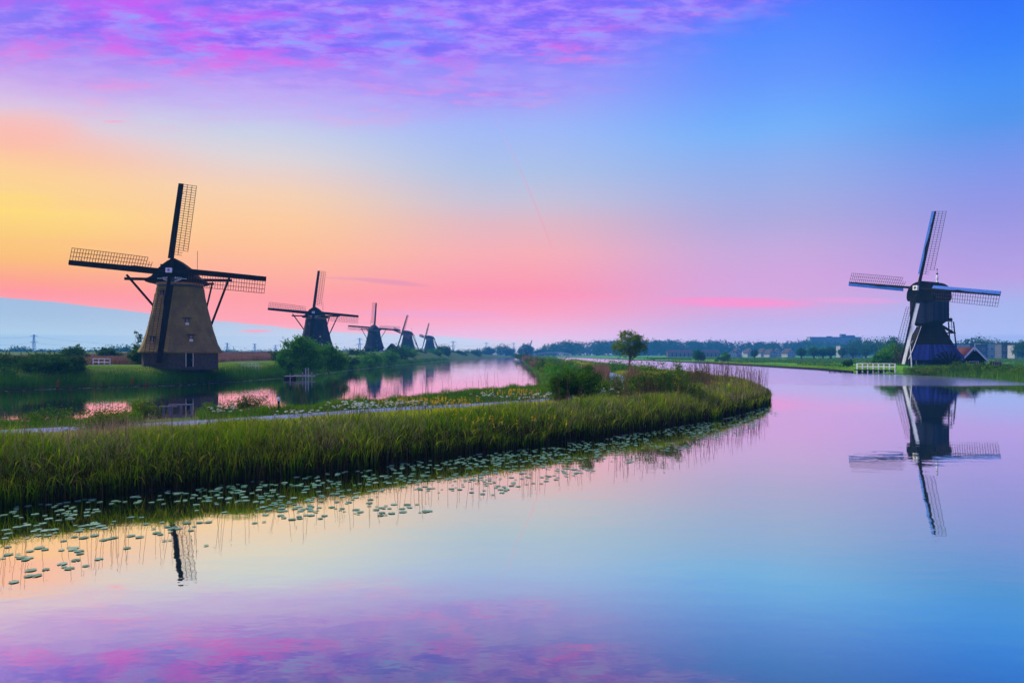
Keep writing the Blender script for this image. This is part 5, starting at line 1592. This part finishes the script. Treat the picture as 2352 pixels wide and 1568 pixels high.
for i, (px, py_t, Y, w, mt, lab) in enumerate((
        (1966, 782, 620, 22, 'dark_leaf', 'broad dark tree right of the apartment block'),
        (1990, 773, 600, 26, 'dark_leaf', 'tall dark tree with a rounded top right of the apartment block'),
        (2012, 776, 560, 20, 'dark_leaf', 'dark tree between the tall rounded one and the mill'),
        (2046, 771, 420, 14, 'dark_leaf', 'dark feathery tree behind the fresh green bush'),
        (1866, 797, 700, 22, 'willow', 'pale green tree below the left end of the apartment block'),
        (1890, 797, 720, 18, 'willow', 'second pale green tree below the apartment block'),
        (2205, 783, 560, 14, 'dark_leaf', 'hazy tree right behind the tail of the dark mill'),
        (2222, 775, 540, 8, 'dark_leaf', 'narrow pointed conifer left over the barn roof'),
        (2236, 775, 545, 9, 'dark_leaf', 'second pointed conifer over the barn roof'),
        (2258, 771, 560, 22, 'dark_leaf', 'big rounded dark tree over the barn ridge'),
        (2285, 779, 520, 18, 'dark_leaf', 'dark spreading tree right of the barn'),
        (2312, 781, 500, 12, 'dark_leaf', 'tall conifer like tree right of the spreading tree'),
        (2337, 786, 480, 12, 'willow', 'light green tree near the right edge of the village'),
        (2348, 783, 430, 12, 'dark_leaf', 'dark tree with a bare trunk at the right end of the meadow'),
        (2300, 795, 505, 14, 'dark_leaf', 'low dark tree before the grey village house'))):
    zt = zat(py_t, Y)
    h = zt - 0.8
    con = w <= 9
    lobes = [(0, 0, h * 0.3, w * 0.5, w * 0.5, h * 0.24), (0, 0, h * 0.55, w * 0.36, w * 0.36, h * 0.22), (0, 0, h * 0.8, w * 0.2, w * 0.2, h * 0.2)] if con else \
        [(0, 0, h * 0.58, w * 0.45, w * 0.4, h * 0.42), (w * 0.2, 0, h * 0.42, w * 0.32, w * 0.3, h * 0.34), (-w * 0.22, 0, h * 0.45, w * 0.3, w * 0.3, h * 0.34)]
    plant('conifer' if con else 'tree', lab, 'tree', (at(px, Y), Y, 0.7), lobes, 2000, 0.7 * (Y / 550) ** 0.5, mt, (0.35, h * 0.5, 0.2), 80, 0.19, 0.45, 0.14, 0.9, 400 + i, group='trees around the village', nl=6, crown='crown', stem='trunk')

# far wood: one mass of crowns behind the polder
V, Q, TN = [], [], []
nq = 0
r = np.random.default_rng(99)
for i in range(210):
    px = r.uniform(1252, 1900) if i < 165 else r.uniform(1900, 2420)
    Y = r.uniform(1000, 1250) if px < 1900 else r.uniform(900, 1150)
    top = np.interp(px, [1252, 1290, 1420, 1550, 1650, 1760, 1860, 1960, 2200, 2420], [795, 784, 782, 781, 784, 786, 783, 789, 788, 780]) + r.uniform(-1.0, 3.5)
    h = zat(top, Y)
    w_ = r.uniform(16, 26)
    v, q, t, _ = leaf_cloud(420, [(0, 0, h * 0.62, w_ * 0.5, w_ * 0.45, h * 0.38), (0, 0, h * 0.35, w_ * 0.45, w_ * 0.45, h * 0.3)], 1.5, 0.9, 30, 0.22, 0.5, 0.08, 500 + i)
    v[:, 2] = np.maximum(v[:, 2], 0.3)
    V.append(v + np.array([at(px, Y), Y, 0.3]))
    Q.append(q + nq)
    nq += len(v)
    TN.append(t)
fw = link('far_wood', np_mesh('far_wood', np.concatenate(V), quads=np.concatenate(Q), tint=np.concatenate(TN), mat='dark_leaf'), None)
tag(fw, 'hazy blue wood along the horizon behind the polder', None, None, 'stuff')
V, Q, TN = [], [], []
nq = 0
for i in range(80):
    px = r.uniform(-60, 1180)
    Y = r.uniform(1300, 1700)
    h = zat(810 - r.uniform(0, 4), Y)
    v, q, t, _ = leaf_cloud(260, [(0, 0, h * 0.5, 20, 16, h * 0.5)], 1.6, 0.9, 20, 0.25, 0.5, 0.1, 800 + i)
    v[:, 2] = np.maximum(v[:, 2], 0.3)
    V.append(v + np.array([at(px, Y), Y, 0.3]))
    Q.append(q + nq)
    nq += len(v)
    TN.append(t)
fw = link('distant_tree_line', np_mesh('distant_tree_line', np.concatenate(V), quads=np.concatenate(Q), tint=np.concatenate(TN), mat='dark_leaf'), None)
tag(fw, 'low pale tree line on the horizon behind the left river bank', None, None, 'stuff')

# ------------------------------------------------------------------ houses


def house(label, px, py_ridge, Y, w, depth, rz, wall='wallw', roof='roofd', eave_f=0.5, floors=2, wins=2, name='house', group='houses beyond the polder'):
    ridge = zat(py_ridge, Y) - 0.7
    eave = ridge * eave_f
    T = thing(name, label, 'house', (at(px, Y), Y, 0.7), rz, group)
    hw = w / 2
    MB().add([(-hw, 0, -1), (hw, 0, -1), (hw, 0, eave), (0, 0, ridge - 0.2), (-hw, 0, eave), (-hw, depth, -1), (hw, depth, -1), (hw, depth, eave), (0, depth, ridge - 0.2), (-hw, depth, eave)],
             [(0, 1, 2, 3, 4), (9, 8, 7, 6, 5), (0, 4, 9, 5), (1, 6, 7, 2)]).build('wall', wall, T)
    for s in (-1, 1):
        MB().add([(0, -0.4, ridge), (s * (hw + 0.5), -0.4, eave - 0.3), (s * (hw + 0.5), depth + 0.4, eave - 0.3), (0, depth + 0.4, ridge), (0, -0.4, ridge + 0.25), (s * (hw + 0.5), -0.4, eave - 0.05), (s * (hw + 0.5), depth + 0.4, eave - 0.05), (0, depth + 0.4, ridge + 0.25)],
                 [(0, 1, 2, 3), (7, 6, 5, 4), (0, 4, 5, 1), (1, 5, 6, 2), (2, 6, 7, 3), (3, 7, 4, 0)]).build('roof_slope', roof, T)
    MB().box(-0.4, 0.4, depth * 0.5, depth * 0.5 + 0.8, ridge - 0.4, ridge + 1.3).build('chimney', 'wallb', T)
    for f in range(floors):
        for k in range(wins):
            x = (-0.5 + (k + 0.5) / wins) * w * (0.8 if f == 0 else 0.5)
            z = 1.0 + f * 2.9
            wo_ = MB().box(x - 0.55, x + 0.55, -0.06, 0.0, z, z + 1.4).build('window', 'white', T)
            MB().box(x - 0.45, x + 0.45, -0.09, -0.062, z + 0.1, z + 1.3).build('pane', 'glass', wo_)
    return T


for px, pr, Y, w, rz, lab in ((1682, 802, 640, 8.5, R(-20), 'dark roofed house at the left end of the white gabled houses'),
                              (1695, 801, 650, 8.0, R(12), 'white gabled house just left of the single pollard willow'),
                              (1725, 800, 700, 7.5, R(10), 'white gabled house half behind the single pollard willow'),
                              (1757, 800, 680, 8.5, R(10), 'wide white gabled house right of the single pollard willow'),
                              (1775, 802, 640, 7.0, R(14), 'low white gabled house with a dark window in the gable'),
                              (1788, 799, 690, 8.5, R(-12), 'white house with several pale windows near the village trees'),
                              (1818, 800, 660, 9.0, R(16), 'dark roofed house left of the pollard row')):
    house(lab, px, pr, Y, w, 9, rz, 'wallw', 'roofd', 0.45)
for px, pr, Y, w, lab in ((1563, 803, 700, 25.0, 'long dark terrace with white windows left of the lone dark bush'), (1635, 803, 690, 16.0, 'short dark terrace between the two polder bushes')):
    ridge = zat(pr, Y) - 0.7
    T = thing('terrace', lab, 'house', (at(px, Y), Y, 0.7), 0, 'houses beyond the polder')
    MB().box(-w / 2, w / 2, 0, 9, -1, ridge * 0.62).build('wall', 'wallb', T)
    MB().add([(-w / 2 - .4, -.5, ridge * .58), (w / 2 + .4, -.5, ridge * .58), (w / 2 + .4, 4.5, ridge), (-w / 2 - .4, 4.5, ridge), (-w / 2 - .4, 9.5, ridge * .58), (w / 2 + .4, 9.5, ridge * .58)], [(0, 1, 2, 3), (3, 2, 5, 4), (0, 3, 4), (1, 5, 2)]).build('roof', 'roofd', T)
    n = int(w / 4)
    for f in range(2):
        for k in range(n):
            x = -w / 2 + (k + 0.5) * w / n
            z = 0.6 + f * 2.5
            wo_ = MB().box(x - 1.1, x + 1.1, -0.06, -0.002, z, z + 1.5).build('window', 'white', T)
            MB().box(x - 0.9, x - 0.06, -0.09, -0.062, z + 0.15, z + 1.35).box(x + 0.06, x + 0.9, -0.09, -0.062, z + 0.15, z + 1.35).build('pane', 'glass', wo_)
for px, pr, Y, w, hgt, wall, lab in ((2206, 790, 470, 12, 0.8, 'wallw', 'pale flat roofed house right behind the dark mill'),
                                     (2240, 792, 480, 16, 0.8, 'wallg', 'grey village house with a white balcony behind the barn ridge'),
                                     (2268, 789, 500, 9, 0.8, 'wallw', 'pale house right of the barn finial'),
                                     (2325, 790, 450, 13, 0.8, 'wallg', 'grey end wall house left of the light green tree'),
                                     (2350, 792, 440, 10, 0.8, 'wallw', 'pale house at the right end of the village')):
    top = zat(pr, Y) - 0.7
    T = thing('village_house', lab, 'house', (at(px, Y), Y, 0.7), R(-8), 'houses beyond the barn')
    MB().box(-w / 2, w / 2, 0, 8, -1, top).build('wall', wall, T)
    MB().box(-w / 2 - .3, w / 2 + .3, -0.3, 8.3, top + 0.003, top + 0.45).build('roof', 'roofd', T)
    for f in range(2):
        for k in range(3):
            x = -w / 2 + (k + 0.5) * w / 3
            z = 1.0 + f * top * 0.48
            wo_ = MB().box(x - 0.8, x + 0.8, -0.06, -0.002, z, z + 1.5).build('window', 'white', T)
            MB().box(x - 0.68, x + 0.68, -0.09, -0.062, z + 0.12, z + 1.38).build('pane', 'glass', wo_)
# apartment block
Ya = 1250.0
ax0, ax1 = at(1862, Ya), at(1978, Ya)
top = zat(774.5, Ya)
wA = ax1 - ax0
T = thing('apartment_block', 'long blue hazy apartment block above the pollard willows', 'apartment block', ((ax0 + ax1) / 2, Ya, 0.7))
MB().box(-wA / 2, wA / 2, 0, 14, -1, top).build('wall', 'wallg', T)
MB().box(-wA / 2 - 1.5, -wA / 2 - 0.02, -0.6, 14.4, -1, top + 0.8).build('end_wall', 'wallw', T)
for x, w_, h_ in ((wA * 0.17, 4, 5.5), (wA * 0.32, 7, 3.0), (-wA * 0.1, 3, 1.6)):
    MB().box(x - w_, x + w_, 3, 11, top + 0.003, top + h_).build('roof_hut', 'wallg', T)
nf, nwd = 9, 26
for f in range(nf):
    z = top - 3.4 - f * 3.3
    if z < 6:
        break
    MB().box(-wA / 2, wA / 2, -1.3, -0.003, z - 0.55, z + 0.65).build('balcony', 'wallw', T)
    for k in range(nwd):
        x = -wA / 2 + (k + 0.5) * wA / nwd
        MB().box(x - 1.3, x + 1.3, -0.07, -0.003, z + 0.9, z + 2.4).build('window', 'glass', T)
# two pale wall slabs beside the pollards
for px, lab in ((1947, 'pale square building between the fifth and sixth pollard willows'), (1973, 'narrow pale building right of the sixth pollard willow')):
    Y = 640
    w_ = 14 if px < 1960 else 8
    T = thing('pale_building', lab, 'building', (at(px, Y), Y, 0.7), 0, 'pale buildings behind the pollard row')
    t_ = zat(794, Y) - 0.7
    MB().box(-w_ / 2, w_ / 2, 0, 8, -1, t_).build('wall', 'wallw', T)
    for k in range(3):
        MB().box(-w_ / 2 + w_ * (k + .3) / 3, -w_ / 2 + w_ * (k + .7) / 3, -0.06, -0.003, t_ * 0.5, t_ * 0.8).build('window', 'glass', T)
    MB().box(-w_ / 2 - .2, w_ / 2 + .2, -0.2, 8.2, t_ + 0.003, t_ + 0.5).build('roof', 'roofd', T)

# long footbridge over the far canal
Yf = 690.0
fx0, fx1 = at(1226, Yf), at(1313, Yf)
fb = thing('footbridge', 'long low arched footbridge over the far end of the canal', 'bridge', ((fx0 + fx1) / 2, Yf, 0))
hwf = (fx1 - fx0) / 2
arch = lambda t: 2.2 + 2.1 * (1 - t * t)
for nm, dz, hh_, mt in (('deck', 0, 0.5, 'steel'), ('hand_rail', 1.5, 0.22, 'white'), ('mid_rail', 0.85, 0.12, 'white')):
    mb = MB()
    for k in range(14):
        t0, t1 = -1 + k / 7, -1 + (k + 1) / 7
        mb.bar((t0 * hwf, 0, arch(t0) + dz), (t1 * hwf, 0, arch(t1) + dz), 2.2 if nm == 'deck' else 0.2, hh_)
    mb.build(nm, mt, fb)
for k in range(15):
    t = -1 + k / 7
    MB().bar((t * hwf, 0.1, arch(t) + 0.26), (t * hwf, 0.1, arch(t) + 1.42), 0.16, 0.16).build('rail_post', 'white', fb)
for t in (-0.75, -0.4, 0.0, 0.4, 0.75):
    MB().bar((t * hwf, 0, -1), (t * hwf, 0, arch(t) - 0.26), 0.6, 0.6).build('pier', 'grey_wood', fb)

# ------------------------------------------------------------------ pylons and cables
PYL = [(78, 768, 1500, 'tallest lattice pylon on the left horizon'), (522, 787, 1900, 'lattice pylon right of the big brown mill'), (585, 789, 2000, 'middle lattice pylon between the big mill and the willow bush'),
       (633, 792, 2150, 'lattice pylon close left of the big willow bush'), (826, 776, 1650, 'lattice pylon between the second and third mills'),
       (1041, 783, 1750, 'lattice pylon right of the fifth mill'), (1117, 786, 1950, 'lattice pylon above the hazy trees left of the round grove'), (1180, 787, 2050, 'faint lattice pylon left of the feathery tree')]
heads = []
for px, pt_, Y, lab in PYL:
    h = zat(pt_, Y) - 0.5
    x = at(px, Y)
    T = thing('pylon', lab, 'pylon', (x, Y, 0.5), 0, 'power pylons on the horizon')
    mb = MB()
    th = 0.75
    for sx in (-1, 1):
        for sy in (-1, 1):
            mb.bar((sx * 3.2, sy * 3.2, 0), (sx * 0.7, sy * 0.7, h), th, th)
    for k in range(8):
        z0_, z1_ = h * k / 8, h * (k + 1) / 8
        w0, w1 = 3.2 - 2.5 * k / 8, 3.2 - 2.5 * (k + 1) / 8
        mb.bar((-w0, -w0, z0_), (w1, -w1, z1_), 0.32, 0.32)
        mb.bar((w0, -w0, z0_), (-w1, -w1, z1_), 0.32, 0.32)
    mb.build('tower', 'steel', T)
    for zf, wv in ((0.64, 9.5), (0.93, 8.0)):
        MB().bar((-wv, 0, h * zf), (wv, 0, h * zf), 0.6, 0.6).bar((-wv, 0, h * zf), (0, 0, h * (zf + 0.05)), 0.4, 0.4).bar((wv, 0, h * zf), (0, 0, h * (zf + 0.05)), 0.4, 0.4).build('cross_arm', 'steel', T)
    heads.append((x, Y, h))


def cable(label, a, b_, sag):
    mb = MB()
    T = thing('power_cable', label, 'cable', ((a[0] + b_[0]) / 2, (a[1] + b_[1]) / 2, 0.5), 0, 'power cables on the horizon')
    mid = Vector(((a[0] + b_[0]) / 2, (a[1] + b_[1]) / 2, 0))
    for zf, wv in ((0.64, 9.3), (0.93, 7.8)):
        pts = []
        for k in range(17):
            t = k / 16
            z = (a[2] * (1 - t) + b_[2] * t) * zf - sag * 4 * t * (1 - t) - 1.5
            pts.append(Vector((a[0] + (b_[0] - a[0]) * t, a[1] + (b_[1] - a[1]) * t, z)) - mid)
        MB().tube(pts, 0.16, 4).build('wire', 'steel', T)


cable('cable sagging out of view from the tallest pylon', (at(-180, 1300), 1300, 55), heads[0], 9)
cable('cable behind the big mill from the tallest pylon', heads[0], heads[1], 12)
cable('cable between the first two pylons right of the big mill', heads[1], heads[2], 8)
cable('cable between the pylons left of the willow bush', heads[2], heads[3], 8)
cable('cable running between the second mill and third mill', heads[3], heads[4], 10)
cable('cable between the pylons beyond the fourth and fifth mills', heads[4], heads[5], 10)
cable('cable above the hazy trees at the end of the river', heads[5], heads[6], 8)
cable('cable reaching the faint pylon by the feathery tree', heads[6], heads[7], 8)

# ------------------------------------------------------------------ water lilies


def pad_mesh(seed):
    r = random.Random(seed)
    vs, n = [(0, 0, 0.004)], 15
    for k in range(n):
        a = R(14) + (2 * math.pi - R(28)) * k / (n - 1)
        rr = 1.0 + r.uniform(-0.06, 0.06)
        vs.append((math.cos(a) * rr * 1.08, math.sin(a) * rr * 0.95, 0.012 + r.uniform(-0.004, 0.03)))
    vs += [(x, y, z - 0.02) for x, y, z in vs]
    m_ = n + 1
    fs = [(0, k, k + 1) for k in range(1, n)]
    fs += [(m_, m_ + k + 1, m_ + k) for k in range(1, n)]
    fs += [(k, m_ + k, m_ + k + 1, k + 1) for k in range(1, n)]
    me = MB().add(vs, fs).mesh('lily_pad')
    a = me.attributes.new('tint', 'FLOAT', 'POINT')
    t = r.random()
    a.data.foreach_set('value', np.full(len(vs), t, np.float32))
    me.materials.append(MAT['pad'])
    return me


PADS = [pad_mesh(i) for i in range(12)]
band = [(-60, 1160), (0, 1162), (200, 1145), (400, 1125), (600, 1101), (800, 1081), (1000, 1054), (1200, 1032), (1400, 1003), (1600, 973), (1700, 952), (1765, 932), (1790, 950),
        (1700, 1000), (1560, 1035), (1400, 1075), (1250, 1110), (1160, 1160), (1040, 1172), (960, 1178), (830, 1195), (660, 1215), (520, 1250), (360, 1285), (180, 1310), (60, 1335), (-60, 1345)]
bw_ = [gnd(*p) for p in band]
xs, ys_ = [p[0] for p in bw_], [p[1] for p in bw_]
r = np.random.default_rng(5)
cand = np.column_stack([r.uniform(min(xs), max(xs), 60000), r.uniform(min(ys_), max(ys_), 60000)])
cand = cand[inside(cand, bw_)]
cand = cand[sdist(cand, PEN) < -0.25]
dens = vnoise(cand, 0.7, 21) * 0.65 + vnoise(cand, 1.9, 22) * 0.35
cand = cand[dens > 0.33 + 0.06 * np.clip(-sdist(cand, PEN) - 2.0, 0, 2.5)]
keep = []
for c in cand:
    rad = r.uniform(0.045, 0.102)
    if all((c[0] - q[0]) ** 2 + (c[1] - q[1]) ** 2 > (0.72 * (rad + q[2])) ** 2 for q in keep):
        keep.append((c[0], c[1], rad))
    if len(keep) >= 1450:
        break
keep.sort(key=lambda q: -q[2] / q[1])
PAD_LAB = {
    'corner': 'round pale lily pad in the loose raft at the lower left of the water',
    'dark': 'round green lily pad on the dark reflection below the near reeds',
    'open': 'round grey green lily pad drifting on pale open water off the middle of the spit',
    'far': 'small lily pad floating off the far curved end of the spit'}
for i, (x, y, rad) in enumerate(keep[:290]):
    px, py = CX + x / y * F, YH + CAM_H / y * F
    zone = 'far' if px > 1250 else ('corner' if py > 1235 else ('dark' if float(sdist(np.array([[x, y]]), PEN)[0]) > -3.2 else 'open'))
    o = link('lily_pad', PADS[i % 12], None)
    o.location = (x, y, 0.012)
    o.rotation_euler = (0, 0, r.uniform(0, 6.28))
    o.scale = (rad, rad, 0.14)
    tag(o, PAD_LAB[zone], 'lily pad', {'far': 'lily pads off the end of the spit', 'corner': 'lily pads at the lower left', 'dark': 'lily pads below the reeds', 'open': 'lily pads on open water'}[zone])
mb = MB()
for (x, y, rad) in keep[290:]:
    a0 = r.uniform(0, 6.28)
    mb.add([(x + math.cos(a0 + k) * rad, y + math.sin(a0 + k) * rad, 0.016) for k in np.linspace(0.25, 6.0, 12)] , [tuple(range(12))])
# pale rim of floating leaves along the left bank
LB = [gnd(*p) for p in ((-60, 899), (0, 897), (200, 890), (410, 884), (650, 868), (700, 862), (800, 850), (900, 839), (1030, 828))]
for (a, b_) in zip(LB, LB[1:]):
    n = int(math.hypot(b_[0] - a[0], b_[1] - a[1]) * 2.6)
    for _ in range(n):
        t = r.random()
        x, y = a[0] + (b_[0] - a[0]) * t + r.uniform(0.4, 1.2), a[1] + (b_[1] - a[1]) * t - r.uniform(0.5, 1.6)
        rad = r.uniform(0.12, 0.22) * (y / 90) ** 0.7
        mb.add([(x + math.cos(k) * rad, y + math.sin(k) * rad, 0.016) for k in np.linspace(0.25, 6.0, 9)], [tuple(range(9))])
me = mb.mesh('floating_leaves')
at_ = me.attributes.new('tint', 'FLOAT', 'POINT')
at_.data.foreach_set('value', np.repeat(0.6, len(me.vertices)).astype(np.float32))
me.materials.append(MAT['pad'])
fl = link('floating_leaves', me, None)

tag(fl, 'small floating water lily leaves along the banks', None, None, 'stuff')

# ------------------------------------------------------------------ haze
m, g, out = new_mat('haze')
pv_ = g.new('ShaderNodeVolumePrincipled')
pv_.inputs['Color'].default_value = (*HAZE_C, 1)
pv_.inputs['Density'].default_value = HAZE_D
pv_.inputs['Anisotropy'].default_value = 0.0
g.t.links.new(pv_.outputs[0], out.inputs['Volume'])
MAT['haze'] = m
hb = MB().box(-2600, 2600, -80, 2340, -2.0, 62.0).build('haze', 'haze')
tag(hb, 'thin bluish evening haze over the polder', None, None, 'stuff')
